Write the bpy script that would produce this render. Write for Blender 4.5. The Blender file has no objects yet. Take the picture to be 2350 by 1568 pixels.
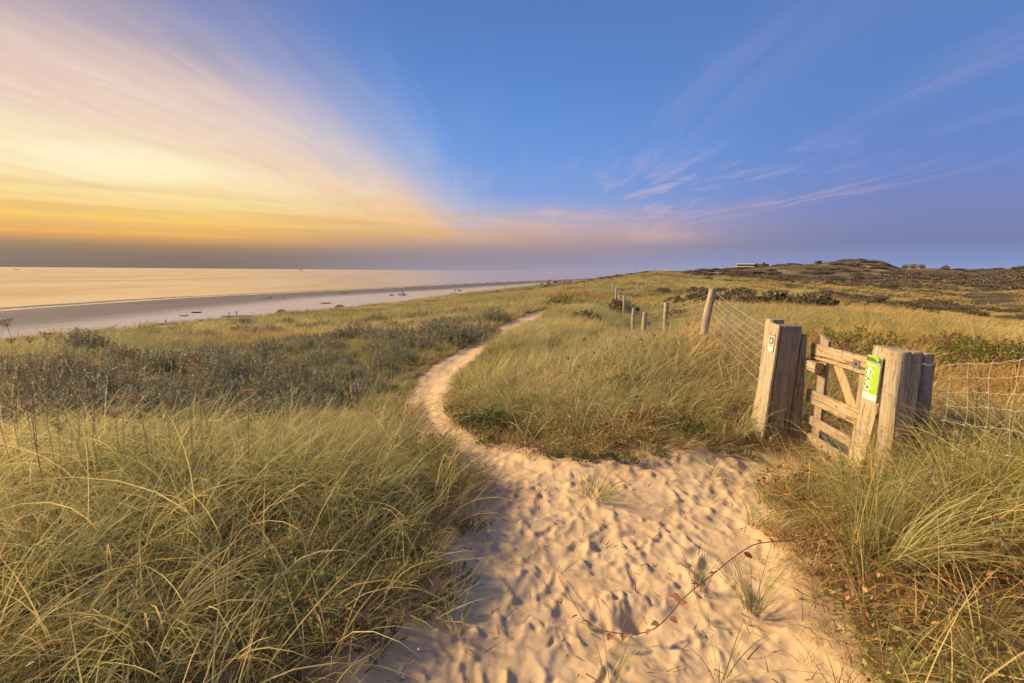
import bpy, bmesh, math, random
import numpy as np
from mathutils import Vector, Matrix, Euler, noise as mnoise
R = math.radians
random.seed(7); rng = np.random.default_rng(11)
scene = bpy.context.scene
COL = scene.collection

# ------------------------------------------------------------------ camera
CAM = np.array([0.0, 0.0, 2.0]); FPX = 1110.0; PITCH = R(8.33); ROLL = R(0.46)   # measured on a 2350 x 1568 view
cam = bpy.data.cameras.new('camera'); camo = bpy.data.objects.new('camera', cam); COL.objects.link(camo)
cam.sensor_width = 36; cam.lens = 36*FPX/2350; cam.clip_start = 0.05; cam.clip_end = 90000
mw = Matrix.Translation(Vector(CAM)) @ Matrix.Rotation(R(90)-PITCH, 4, 'X') @ Matrix.Rotation(ROLL, 4, 'Z')
camo.matrix_world = mw
scene.camera = camo
MR = np.array(mw.to_3x3())

def ray(px, py):
    d = MR @ np.array([(px-1175)/FPX, (784-py)/FPX, -1.0])
    return d/d[1]                                   # scaled so that the depth (world Y) is 1
def at(px, py, Y):
    return CAM + ray(px, py)*Y

# ------------------------------------------------------------------ exposure, colour
EXPO = 0.95
scene.view_settings.view_transform = 'Standard'; scene.view_settings.look = 'None'
scene.view_settings.exposure = EXPO; scene.view_settings.gamma = 1.0
scene.view_settings.use_curve_mapping = False
scene.cycles.use_denoising = True
scene.cycles.use_adaptive_sampling = True; scene.cycles.adaptive_threshold = 0.03
scene.cycles.max_bounces = 5; scene.cycles.diffuse_bounces = 2; scene.cycles.glossy_bounces = 3
scene.cycles.transmission_bounces = 3; scene.cycles.transparent_max_bounces = 6
scene.cycles.sample_clamp_indirect = 6.0
def lin(c):
    return tuple(((v/255.0)/12.92 if v/255.0 <= .04045 else ((v/255.0+.055)/1.055)**2.4) for v in c)
def rgba(c): return (*lin(c), 1.0)

# ------------------------------------------------------------------ node helper
class S:
    """a socket with arithmetic"""
    def __init__(s, nt, sock): s.nt, s.k = nt, sock
    def _m(s, op, *o, clamp=False):
        n = s.nt.nodes.new('ShaderNodeMath'); n.operation = op; n.use_clamp = clamp
        for i, v in enumerate((s,)+o):
            if isinstance(v, S): s.nt.links.new(v.k, n.inputs[i])
            else: n.inputs[i].default_value = v
        return S(s.nt, n.outputs[0])
    def __add__(s, o): return s._m('ADD', o)
    __radd__ = __add__
    def __sub__(s, o): return s._m('SUBTRACT', o)
    def __rsub__(s, o): return (s*-1.0)+o
    def __mul__(s, o): return s._m('MULTIPLY', o)
    __rmul__ = __mul__
    def __truediv__(s, o): return s._m('DIVIDE', o)
    def max(s, o): return s._m('MAXIMUM', o)
    def min(s, o): return s._m('MINIMUM', o)
    def pow(s, o): return s._m('POWER', o)
    def clamp(s): return s._m('ADD', 0.0, clamp=True)
    def ss(s, a, b):                                  # smoothstep from a to b
        n = s.nt.nodes.new('ShaderNodeMapRange'); n.interpolation_type = 'SMOOTHSTEP'
        s.nt.links.new(s.k, n.inputs[0])
        if a <= b: n.inputs[1].default_value, n.inputs[2].default_value, n.inputs[3].default_value, n.inputs[4].default_value = a, b, 0, 1
        else: n.inputs[1].default_value, n.inputs[2].default_value, n.inputs[3].default_value, n.inputs[4].default_value = b, a, 1, 0
        return S(s.nt, n.outputs[0])
def ramp(nt, fac, stops, srgb=True, interp='LINEAR'):
    n = nt.nodes.new('ShaderNodeValToRGB'); cr = n.color_ramp; cr.interpolation = interp
    while len(cr.elements) > 1: cr.elements.remove(cr.elements[-1])
    for i, (p, c) in enumerate(stops):
        e = cr.elements[0] if i == 0 else cr.elements.new(p)
        e.position = p; e.color = rgba(c) if srgb else (*c, 1)
    nt.links.new(fac.k, n.inputs[0]); return S(nt, n.outputs[0])
def mix(nt, f, a, b, mode='MIX'):
    n = nt.nodes.new('ShaderNodeMix'); n.data_type = 'RGBA'; n.blend_type = mode
    for i, v in ((0, f), (6, a), (7, b)):
        if isinstance(v, S): nt.links.new(v.k, n.inputs[i])
        elif i == 0: n.inputs[0].default_value = v
        else: n.inputs[i].default_value = (*v, 1) if len(v) == 3 else v
    return S(nt, n.outputs[2])
def noise(nt, vec, scale, detail=4, rough=.55, dist=0.0, out=0):
    n = nt.nodes.new('ShaderNodeTexNoise'); n.inputs['Scale'].default_value = scale
    n.inputs['Detail'].default_value = detail; n.inputs['Roughness'].default_value = rough; n.inputs['Distortion'].default_value = dist
    if vec is not None: nt.links.new(vec.k, n.inputs['Vector'])
    return S(nt, n.outputs[out])
def xyz(nt, x, y, z):
    n = nt.nodes.new('ShaderNodeCombineXYZ')
    for i, v in enumerate((x, y, z)):
        if isinstance(v, S): nt.links.new(v.k, n.inputs[i])
        else: n.inputs[i].default_value = v
    return S(nt, n.outputs[0])
def sep(nt, v):
    n = nt.nodes.new('ShaderNodeSeparateXYZ'); nt.links.new(v.k, n.inputs[0])
    return [S(nt, n.outputs[i]) for i in range(3)]
def vmath(nt, op, a, b=None):
    n = nt.nodes.new('ShaderNodeVectorMath'); n.operation = op
    for i, v in enumerate((a, b)):
        if v is None: continue
        if isinstance(v, S): nt.links.new(v.k, n.inputs[i])
        else: n.inputs[i].default_value = v
    return S(nt, n.outputs[1] if op in ('DOT_PRODUCT', 'LENGTH') else n.outputs[0])

# ------------------------------------------------------------------ sun and sky
SUN_AZ, SUN_EL = R(-80), R(28.0)                    # azimuth from +Y towards +X
sdir = Vector((math.sin(SUN_AZ)*math.cos(SUN_EL), math.cos(SUN_AZ)*math.cos(SUN_EL), math.sin(SUN_EL)))
sl = bpy.data.lights.new('sun', 'SUN'); sl.energy = 3.7; sl.angle = R(8.0); sl.color = (1.0, 0.72, 0.40)
slo = bpy.data.objects.new('sun', sl); COL.objects.link(slo)
slo.rotation_euler = (-sdir).to_track_quat('-Z', 'Y').to_euler()

world = bpy.data.worlds.new('World'); scene.world = world; world.use_nodes = True
nt = world.node_tree; nt.nodes.clear()
wo = nt.nodes.new('ShaderNodeOutputWorld'); bg = nt.nodes.new('ShaderNodeBackground')
nt.links.new(bg.outputs[0], wo.inputs[0])
tc = nt.nodes.new('ShaderNodeTexCoord'); D = S(nt, tc.outputs['Generated'])
dx, dy, dz = sep(nt, D)
zc = dz.max(0.0)
azi = dx._m('ARCTAN2', dy)                           # -pi..pi, 0 = straight ahead
zz = zc + 0.012
u = dx/zz; v = dy/zz                                 # a flat cloud layer high above
fib = noise(nt, xyz(nt, u*0.9, v*0.16, 0.0), 1.0, 6, .6, .6)       # long fibres running away from the viewer
fib2 = noise(nt, xyz(nt, u*3.0, v*0.45, 4.0), 1.0, 5, .6, .8)
big = noise(nt, xyz(nt, u*.35, v*.1, 9.0), 1.0, 3, .5)
# warm veil on the sea side
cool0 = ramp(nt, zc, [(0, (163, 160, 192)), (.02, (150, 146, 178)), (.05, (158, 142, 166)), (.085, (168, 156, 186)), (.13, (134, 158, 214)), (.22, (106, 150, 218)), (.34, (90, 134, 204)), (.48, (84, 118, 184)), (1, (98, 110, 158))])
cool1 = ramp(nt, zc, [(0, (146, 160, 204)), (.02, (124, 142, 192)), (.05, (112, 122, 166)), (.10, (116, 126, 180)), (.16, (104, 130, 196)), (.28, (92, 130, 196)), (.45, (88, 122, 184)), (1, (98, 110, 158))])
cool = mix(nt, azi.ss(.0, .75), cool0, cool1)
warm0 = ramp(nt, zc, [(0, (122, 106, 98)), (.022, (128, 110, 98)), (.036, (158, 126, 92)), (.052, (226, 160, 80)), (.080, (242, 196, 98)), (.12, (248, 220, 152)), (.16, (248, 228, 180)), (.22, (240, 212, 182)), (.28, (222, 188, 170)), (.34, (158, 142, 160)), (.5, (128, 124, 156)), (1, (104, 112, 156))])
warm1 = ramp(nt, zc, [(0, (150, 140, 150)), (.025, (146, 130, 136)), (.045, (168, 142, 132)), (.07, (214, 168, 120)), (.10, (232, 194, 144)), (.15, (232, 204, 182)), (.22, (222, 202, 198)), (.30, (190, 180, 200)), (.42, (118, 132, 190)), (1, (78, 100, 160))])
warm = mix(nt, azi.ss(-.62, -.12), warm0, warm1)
edge = (u*-1.0) + (fib-.5)*1.1 + (fib2-.5)*.35 + (big-.5)*.8 - .80
wm = edge.ss(-.55, 1.25)*zc.ss(.0, .075)
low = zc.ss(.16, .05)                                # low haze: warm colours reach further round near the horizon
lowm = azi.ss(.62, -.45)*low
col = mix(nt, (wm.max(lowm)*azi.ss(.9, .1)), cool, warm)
# bright fibres within the veil, thin pink wisps on the land side
fb = ((fib2-.47)*3.0).clamp()*wm*zc.ss(.05, .14)*.18
col = mix(nt, fb*zc.ss(.5, .2), col, lin((255, 240, 205)))
ds = ((fib-.52)*3.2).clamp()*wm*zc.ss(.04, .12)*.35
col = mix(nt, ds, col, lin((176, 158, 176)))
# a pale blue veil between the warm fan and the deep blue
veil = ((u*-1.0)+(fib2-.5)*1.2+(big-.5)*1.5).ss(-.1, 1.3)*zc.ss(.03, .12)*zc.ss(.46, .18)*(wm*-1.0+1.0)*.55
col = mix(nt, veil, col, mix(nt, zc.ss(.1, .3), lin((186, 192, 214)), lin((150, 178, 222))))
an = noise(nt, xyz(nt, u*1.3, v*.22, 51.0), 1.0, 6, .6, 1.2); q_ = u+(an-.5)*1.5
arc = q_.ss(-2.9, -2.0)*q_.ss(-.95, -1.45)*zc.ss(.045, .105)*zc.ss(.46, .26)*an.ss(.25, .6)*.52
col = mix(nt, arc, col, mix(nt, zc.ss(.07, .26), lin((246, 194, 122)), lin((232, 206, 194))))
an2 = noise(nt, xyz(nt, u*2.6, v*.6, 57.0), 1.0, 6, .62, 1.4)
col = mix(nt, ((an2-.5)*4).clamp()*u.ss(-1.0, -2.0)*zc.ss(.06, .12)*zc.ss(.42, .28)*.30, col, lin((255, 236, 206)))
col = mix(nt, ((.47-an2)*4).clamp()*u.ss(-1.0, -2.0)*zc.ss(.08, .14)*zc.ss(.42, .28)*.28, col, lin((198, 170, 170)))
w1n = noise(nt, xyz(nt, u*1.5, v*.42, 22.0), 1.0, 7, .62, 1.6); w2n = noise(nt, xyz(nt, u*.8, v*.25, 31.0), 1.0, 4, .5, .8)
w1 = ((w1n-.47)*4.5).clamp()*u.ss(.15, .7)*u.ss(3.6, 2.2)*zc.ss(.07, .12)*zc.ss(.25, .16)*w2n.ss(.34, .60)*.62
col = mix(nt, w1, col, mix(nt, zc.ss(.10, .24), lin((226, 186, 178)), lin((196, 184, 212))))
c1n = noise(nt, xyz(nt, u*3.0, v*.35, 41.0), 1.0, 6, .6, 1.2)
colm = (u+(c1n-.5)*.9).ss(.85, 1.15)*(u+(c1n-.5)*.9).ss(1.65, 1.25)*zc.ss(.14, .22)*zc.ss(.50, .34)*c1n.ss(.30, .75)*.20
col = mix(nt, colm, col, lin((164, 156, 206)))
d1 = (u+(c1n-.5)*.5).ss(1.85, 2.1)*(u+(c1n-.5)*.5).ss(2.45, 2.15)*zc.ss(.2, .27)*c1n.ss(.35, .7)*.4
col = mix(nt, d1, col, lin((160, 154, 200)))
e1 = ((w1n-.42)*3.0).clamp()*azi.ss(.18, .35)*azi.ss(.85, .6)*(zc-(azi*.155+.045)).ss(-.018, 0)*(zc-(azi*.155+.045)).ss(.022, .004)*.6
col = mix(nt, e1, col, lin((206, 172, 180)))
# the brightest spot of the veil, near the hidden sun
spd = Vector((math.sin(R(-37.8))*.987, math.cos(R(-37.8))*.987, .158))
sx_ = (azi+.66)*(1/.11); sz_ = (zc-.158)*(1/.026); r2 = sx_*sx_+sz_*sz_+(fib2-.5)*1.6
col = mix(nt, r2.ss(2.0, .0)*.5, col, lin((255, 246, 208)))
# layered streaks low over the sea
st = noise(nt, xyz(nt, azi*2.2, zc*60.0, 3.0), 1.0, 4, .5, .3)
stm = ((st-.48)*5).clamp()*zc.ss(.035, .06)*zc.ss(.15, .10)*azi.ss(.1, -.3)*.42
col = mix(nt, stm, col, lin((208, 160, 92)))
st2 = noise(nt, xyz(nt, azi*1.6, zc*85.0, 13.0), 1.0, 5, .55, .5)
col = mix(nt, ((st2-.52)*6).clamp()*zc.ss(.045, .06)*zc.ss(.11, .08)*azi.ss(-.15, -.5)*.45, col, lin((255, 214, 84)))
hl = noise(nt, xyz(nt, azi*5, zc*25.0, 7.0), 1.0, 4, .5, .5)
peach = ((hl-.45)*3.0).clamp()*zc.ss(.045, .075)*zc.ss(.14, .09)*azi.ss(.55, .2)*azi.ss(-.5, -.05)*.5
col = mix(nt, peach, col, lin((236, 190, 150)))
# behind the viewer: plain dusk sky
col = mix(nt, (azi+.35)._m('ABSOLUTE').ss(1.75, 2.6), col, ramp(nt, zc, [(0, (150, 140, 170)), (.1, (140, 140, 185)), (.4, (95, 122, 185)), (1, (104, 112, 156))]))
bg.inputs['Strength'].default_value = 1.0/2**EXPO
sky = nt.nodes.new('ShaderNodeTexSky'); sky.sky_type = 'NISHITA'; sky.sun_disc = False
sky.sun_elevation = SUN_EL; sky.sun_rotation = SUN_AZ
nsc = vmath(nt, 'SCALE', S(nt, sky.outputs[0])); nsc.k.node.inputs['Scale'].default_value = 0.006
col = vmath(nt, 'ADD', col, nsc)
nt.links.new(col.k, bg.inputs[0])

# ------------------------------------------------------------------ object helpers
def tag(o, label=None, cat=None, group=None, kind=None):
    if label: o['label'] = label
    if cat: o['category'] = cat
    if group: o['group'] = group
    if kind: o['kind'] = kind
    return o
def empty(name, loc=(0, 0, 0), rz=0.0, label=None, cat=None, group=None):
    o = bpy.data.objects.new(name, None); COL.objects.link(o); o.empty_display_size = .1
    o.location = loc; o.rotation_euler = (0, 0, rz); return tag(o, label, cat, group)
def mesh_np(name, V, F, mats, smooth=False, cols=None, fmat=None):
    """V (n,3); F = list of index tuples or an (m,4)/(m,3) array"""
    me = bpy.data.meshes.new(name)
    if isinstance(F, np.ndarray):
        k = F.shape[1]
        me.vertices.add(len(V)); me.vertices.foreach_set('co', np.asarray(V, np.float32).ravel())
        me.loops.add(F.size); me.loops.foreach_set('vertex_index', F.astype(np.int32).ravel())
        me.polygons.add(len(F)); me.polygons.foreach_set('loop_start', (np.arange(len(F))*k).astype(np.int32))
        me.update(calc_edges=True)
    else:
        me.from_pydata([tuple(p) for p in V], [], F)
    for m in (mats if isinstance(mats, (list, tuple)) else [mats]): me.materials.append(m)
    if fmat is not None: me.polygons.foreach_set('material_index', np.asarray(fmat, np.int32))
    if smooth: me.polygons.foreach_set('use_smooth', np.ones(len(me.polygons), bool))
    if cols is not None:
        a = me.color_attributes.new('Col', 'FLOAT_COLOR', 'POINT')
        c = np.ones((len(V), 4), np.float32); c[:, :3] = cols; a.data.foreach_set('color', c.ravel())
    me.validate(); me.update()
    return me
def link(name, me, parent=None, loc=None):
    o = bpy.data.objects.new(name, me); COL.objects.link(o)
    if parent: o.parent = parent
    if loc is not None: o.location = loc
    return o
class MB:
    """collects simple shapes into one mesh"""
    def __init__(s): s.v, s.f = [], []
    def add(s, V, F):
        k = len(s.v); s.v += [tuple(p) for p in V]; s.f += [tuple(i+k for i in f) for f in F]
    def box(s, c, d, rz=0.0, M=None):
        V = []
        for sx in (-.5, .5):
            for sy in (-.5, .5):
                for sz in (-.5, .5): V.append(Vector((sx*d[0], sy*d[1], sz*d[2])))
        m = Matrix.Translation(c) @ Matrix.Rotation(rz, 4, 'Z') if M is None else M
        s.add([m @ p for p in V], [(0, 1, 3, 2), (4, 6, 7, 5), (0, 4, 5, 1), (2, 3, 7, 6), (0, 2, 6, 4), (1, 5, 7, 3)])
    def tube(s, pts, r, n=6, r1=None, cap=True):
        pts = [Vector(p) for p in pts]; N = len(pts); V = []; F = []
        t0 = (pts[1]-pts[0]).normalized(); a = t0.orthogonal().normalized()
        for i, p in enumerate(pts):
            t = (pts[min(i+1, N-1)]-pts[max(i-1, 0)]).normalized()
            a = (a-t*a.dot(t)).normalized(); b = t.cross(a)
            rr = r if r1 is None else r+(r1-r)*i/(N-1)
            for k in range(n):
                w = 2*math.pi*k/n; V.append(p+(a*math.cos(w)+b*math.sin(w))*rr)
        for i in range(N-1):
            for k in range(n):
                F.append((i*n+k, i*n+(k+1) % n, (i+1)*n+(k+1) % n, (i+1)*n+k))
        if cap: F += [tuple(range(n))[::-1], tuple((N-1)*n+k for k in range(n))]
        s.add(V, F)
    def poly(s, pts, thick, M):
        n = len(pts)
        V = [M @ Vector((p[0], p[1], 0)) for p in pts]+[M @ Vector((p[0], p[1], thick)) for p in pts]
        s.add(V, [tuple(range(n))[::-1], tuple(range(n, 2*n))]+[(i, (i+1) % n, n+(i+1) % n, n+i) for i in range(n)])
    def build(s, name, mat, parent=None, smooth=False, bevel=0.0):
        me = mesh_np(name, s.v, s.f, mat, smooth)
        if bevel:
            b = bmesh.new(); b.from_mesh(me)
            bmesh.ops.bevel(b, geom=b.edges[:], offset=bevel, segments=1, affect='EDGES'); b.to_mesh(me); b.free()
        return link(name, me, parent)
def copy_tree(o, parent=None):
    c = o.copy(); COL.objects.link(c)
    if parent is not None: c.parent = parent
    for ch in list(o.children): copy_tree(ch, c)
    return c

def mat(name):
    m = bpy.data.materials.new(name); m.use_nodes = True; t = m.node_tree
    b = t.nodes['Principled BSDF']; return m, t, b
def flat(name, c, rough=.6, metal=0.0, var=.12, scale=20.0, bump=0.0):
    m, t, b = mat(name); g = t.nodes.new('ShaderNodeTexCoord'); o = S(t, g.outputs['Object'])
    n = noise(t, o, scale, 5, .6)
    k = mix(t, n, tuple(x*(1-var) for x in c), tuple(min(1, x*(1+var)) for x in c))
    t.links.new(k.k, b.inputs['Base Color']); b.inputs['Roughness'].default_value = rough; b.inputs['Metallic'].default_value = metal
    if bump:
        bn = t.nodes.new('ShaderNodeBump'); bn.inputs['Strength'].default_value = bump; bn.inputs['Distance'].default_value = .01
        t.links.new(n.k, bn.inputs['Height']); t.links.new(bn.outputs[0], b.inputs['Normal'])
    return m

# ------------------------------------------------------------------ terrain function
def hash2(ix, iy, s):
    h = (ix.astype(np.int64)*374761393 + iy.astype(np.int64)*668265263 + s*974634777) & 0xFFFFFFFF
    h = ((h ^ (h >> 13))*1274126177) & 0xFFFFFFFF
    return ((h ^ (h >> 16)) & 0xFFFFFF)/float(0xFFFFFF)
def vn(x, y, s=0):
    ix, iy = np.floor(x), np.floor(y); fx, fy = x-ix, y-iy
    fx = fx*fx*fx*(fx*(fx*6-15)+10); fy = fy*fy*fy*(fy*(fy*6-15)+10)
    a, b, c, d = hash2(ix, iy, s), hash2(ix+1, iy, s), hash2(ix, iy+1, s), hash2(ix+1, iy+1, s)
    return (a+(b-a)*fx)*(1-fy)+(c+(d-c)*fx)*fy
def fbm(x, y, s=0, o=4, g=.5):
    t, a, n = 0, 1.0, 0
    for i in range(o):
        t = t+a*(vn(x*2**i+i*17.3, y*2**i-i*9.1, s+i)-.5); n += a; a *= g
    return t/n*2                                     # about -1..1
def smooth(x, a, b):
    t = np.clip((x-a)/(b-a), 0, 1); return t*t*(3-2*t)

SEA = -18.0
def P(px, py, Y, dz=0.0):
    p = at(px, py, Y); return (p[0], p[1], p[2]+dz)
ctrl = [(0, 0, 0), (0, -3, .1), (-3, -3, 0), (4, -3, .3), (0, -20, -.5), (20, -20, -1), (-20, -20, -2), (0, -120, -3), (120, -60, -4), (-60, -60, -4), (0, -600, -5), (600, -300, -6), (-300, -400, -10),
        (-.9, 1.9, .02), (.3, 1.9, 0), (1.3, 1.9, .03), (.35, 3.05, 0), (.6, 4.4, 0), (1.6, 3.0, .04), (2.3, 4.2, .02), (2.7, 5.2, .02),
        (-3, 4, .20), (-2, 2.5, .16), (-1.5, 1.5, .12), (-5, 5, .0), (-4, 1, .22), (-1.2, 3.2, .08), (-6, 2, .1), (-9, 5, -.4), (-1.0, 5.2, -.05),
        (3.2, 5.5, 0), (3.5, 4.45, .04), (3.35, 3.1, .34), (2.9, 2, .30), (2.0, 1.8, .10), (3.8, 2.2, .42), (5, 3, .40), (6, 5.5, 0), (8, 2, .0), (4.6, 6.6, -.02), (5.2, 8, -.15), (8, 8, -.35),
        P(1100, 1050, 5.3), P(980, 960, 7.3), P(985, 900, 9.3), P(1012, 860, 11.5), P(1095, 795, 16), P(1180, 745, 22), P(1240, 722, 28),
        P(1300, 690, 36, -.4), P(1310, 668, 46, -.4), P(1040, 960, 7.0), P(1300, 1040, 5.2), P(1600, 985, 5.7),
        (1.7, 8, .0), (3.4, 11, .25), (3.9, 10, .33), (4.6, 13, .15), P(1300, 740, 17, -.45), P(1400, 700, 26, -.45),
        P(1480, 755, 16, -.5), (4.3, 13.2, -.08), (5.1, 20, -.75), (5.9, 26, -.5), P(1415, 685, 40, -.6), P(1408, 665, 60, -.5),
        P(1700, 700, 25, -.45), P(1900, 690, 40, -.4), P(1700, 655, 90, -.4), P(1900, 740, 15, -.42), P(2100, 760, 14, -.45), P(2300, 780, 11, -.45),
        P(1900, 684, 70, -1.2), P(2200, 704, 70, -1.2), P(2350, 726, 65, -1.0), P(2100, 715, 35, -.5), P(2300, 742, 28, -.45),
        P(2000, 666, 130, -.5), P(2250, 682, 130, -.5), P(1800, 646, 180, -.5), P(1600, 640, 150, -.5), P(1450, 640, 110, -.5),
        P(200, 820, 9, -.55), P(500, 800, 14, -.8), P(60, 775, 12, -.5), P(800, 765, 20, -.5), P(500, 745, 30, -.4), P(900, 720, 40, -.4), P(1100, 692, 60, -.4), P(1250, 668, 90, -.4), P(700, 850, 11, -.45), P(850, 900, 8.5, -.4),
        P(100, 766, 20, -.4), P(300, 749, 30, -.4), P(600, 725, 60, -.4), P(900, 693, 100, -.4), P(1050, 674, 150, -.4), P(1200, 659, 220, -.3), P(1330, 646, 320, -.3), P(1450, 632, 500, 0),
        # the hill country inland
        P(1525, 626, 170), P(1560, 633, 230), P(1640, 640, 240), P(1500, 634, 210), P(1575, 629, 700), P(1650, 618, 640), P(1700, 618, 640), P(1765, 612, 640), P(1700, 634, 380), P(1800, 609, 560), P(1873, 606, 540),
        P(1925, 599, 520), P(1900, 602, 520), P(1950, 598, 520), P(1985, 597, 520), P(2010, 598, 520), P(2030, 601, 520), P(1830, 608, 540), P(2000, 606, 480), P(2045, 608, 520), P(2068, 616, 520), P(2095, 617, 520), P(2160, 618, 520), P(2230, 620, 520), P(2300, 622, 520), P(2350, 615, 380), P(2480, 606, 380), P(2700, 600, 400),
        P(1900, 640, 330), P(2050, 636, 330), P(2000, 650, 230), P(2200, 640, 330), P(2250, 634, 350), P(2350, 640, 260), P(1800, 630, 380), P(2150, 650, 230), P(2350, 655, 200), P(1950, 615, 440), P(2050, 622, 430),
        P(2000, 622, 900, -12), P(1600, 632, 1100, -6), P(2300, 622, 900, -12), P(1480, 630, 1500, -8), P(1900, 622, 2500, -14), P(1500, 622, 4000, -20), P(2300, 622, 4000, -20), (3000, 500, -20), (300, 60, -5), (120, 20, -4), (40, 8, -1.5), (60, 30, -3.0)]
ctrl = np.array(ctrl)
def warp(x, y):
    r = np.sqrt(x*x+y*y); k = np.log1p(r/1.2)/np.maximum(r, 1e-6)
    return x*k*1.0, y*k
cu, cv = warp(ctrl[:, 0], ctrl[:, 1])
def kern(d2): return np.sqrt(d2+.012)
Kc = kern((cu[:, None]-cu)**2+(cv[:, None]-cv)**2)+np.eye(len(cu))*-.004
wgt = np.linalg.solve(np.vstack([np.hstack([Kc, np.ones((len(cu), 1))]), np.hstack([np.ones((1, len(cu))), [[0]]])]), np.append(ctrl[:, 2], 0))
def rbf(x, y):
    sh = x.shape; U, Vv = warp(x.ravel(), y.ravel()); out = np.empty(U.shape)
    for i in range(0, len(U), 40000):
        a, b = U[i:i+40000], Vv[i:i+40000]
        out[i:i+40000] = kern((a[:, None]-cu)**2+(b[:, None]-cv)**2) @ wgt[:-1] + wgt[-1]
    return out.reshape(sh)
XC = np.array([(-2000, -200), (-300, -30), (-20, -19), (20, -21.5), (30, -25), (60, -32), (100, -26), (150, -19), (220, 3), (320, 43), (500, 122), (900, 300), (2000, 820), (6000, 2500)], float)
XW = np.array([(-2000, -700), (0, -262), (239, -253), (332, -241), (523, -157), (851, -34), (1212, 136), (2500, 700), (6000, 2250)], float)
def xcrest(y): return np.interp(y, XC[:, 0], XC[:, 1])+1.5*fbm(y/14.0, y*0+3, 77, 3)*np.clip(y/60, .4, 3)
def xwater(y): return np.interp(y, XW[:, 0], XW[:, 1])
def beachz(x, y):
    s = (x-xwater(y))*.93                            # metres inland of the water's edge
    pr = np.interp(s, [-400, -40, 0, 7, 13, 17, 22, 40, 60, 100, 160, 400], [-22, -18.8, -18.02, -17.93, -18.02, -18.06, -17.93, -17.75, -17.5, -17.2, -16.8, -16.2])
    return pr+.05*fbm(x/9, y/30, 5, 3)+.03*fbm(x/2.5, y/6, 8, 2)
def height(x, y, fine=True):
    x = np.asarray(x, float); y = np.asarray(y, float)
    z = rbf(x, y); r = np.sqrt(x*x+y*y)
    # hummocks
    z = z+.10*fbm(x/1.7, y/1.7, 21, 3)*smooth(r, 6, 14)+.28*fbm(x/7, y/7, 31, 3)*smooth(r, 14, 45)+.45*fbm(x/13, y/13, 33, 3)*smooth(r, 20, 50)*smooth(x, 6, 14)
    d = xcrest(y)-x; inl = smooth(-d, 5, 70)
    z = z+inl*(1.0*fbm(x/24, y/24, 41, 4)*smooth(r, 90, 240)+1.5*fbm(x/60, y/60, 43, 3)*smooth(r, 200, 420)*(1-smooth(r, 440, 520)))
    W = 10+.10*np.clip(y, 0, 400)
    t = smooth(d, -1.5, W)
    return z*(1-t)+beachz(x, y)*t
def ground(px, py, dz=0.0, Y0=1.2, Y1=900):
    """where the view ray through a point of the picture meets the ground (+dz)"""
    Y = np.geomspace(Y0, Y1, 900); d = ray(px, py)
    pts = CAM+np.outer(Y, d); h = height(pts[:, 0], pts[:, 1])+dz
    below = np.nonzero(pts[:, 2] < h)[0]
    k = below[0] if len(below) else len(Y)-1
    p = pts[k].copy(); p[2] = h[k]; return p
def gz(x, y): return float(height(np.array([x]), np.array([y]))[0])

# the trodden sand, outlined on the ground
sand_px = [(975, 1568), (800, 1568), (812, 1520), (860, 1455), (930, 1430), (985, 1370), (1030, 1290), (1062, 1200), (1085, 1130), (1060, 1085), (1020, 1050), (985, 1020), (955, 975), (945, 930), (955, 890), (985, 855), (1045, 815), (1100, 781), (1160, 746), (1213, 723), (1262, 708),
           (1268, 716), (1228, 738), (1172, 766), (1122, 796), (1078, 830), (1036, 865), (1018, 900), (1014, 930), (1040, 972), (1100, 1010), (1180, 1040), (1290, 1056), (1400, 1058), (1500, 1036), (1640, 1026), (1760, 1040), (1860, 1062), (1900, 1075),
           (1780, 1110), (1745, 1160), (1780, 1240), (1840, 1330), (1900, 1420), (1950, 1500), (1985, 1568)]
sp = [ground(*p)[:2] for p in sand_px]
sp = [np.array([-.9, 1.75]), np.array([-.75, .5]), np.array([-.8, -1.5])]+sp[1:]+[np.array([1.15, .6]), np.array([1.2, -1.5])]
SANDP = np.array(sp)
gate_px = [(1845, 1015), (1900, 985), (1985, 985), (2030, 1010), (1990, 1065), (1860, 1075)]
GATEP = np.array([ground(*p)[:2] for p in gate_px])
def sdist(x, y, poly):
    """signed distance, positive inside"""
    d = np.full(x.shape, 1e9); ins = np.zeros(x.shape, bool); n = len(poly)
    for i in range(n):
        a, b = poly[i], poly[(i+1) % n]; e = b-a
        wx, wy = x-a[0], y-a[1]; t = np.clip((wx*e[0]+wy*e[1])/(e@e+1e-12), 0, 1)
        d = np.minimum(d, (wx-t*e[0])**2+(wy-t*e[1])**2)
        c = ((a[1] <= y) & (b[1] > y)) | ((b[1] <= y) & (a[1] > y))
        xi = a[0]+(y-a[1])/(b[1]-a[1]+1e-15)*(b[0]-a[0]); ins ^= c & (x < xi)
    return np.where(ins, 1, -1)*np.sqrt(d)
def sandm(x, y):
    return np.maximum(sdist(x, y, SANDP), sdist(x, y, GATEP))+(.11*fbm(x*1.6, y*1.6, 91, 3)+.05*fbm(x*7, y*7, 95, 2))*np.clip(np.hypot(x, y)/4, .8, 1.4)

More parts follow.
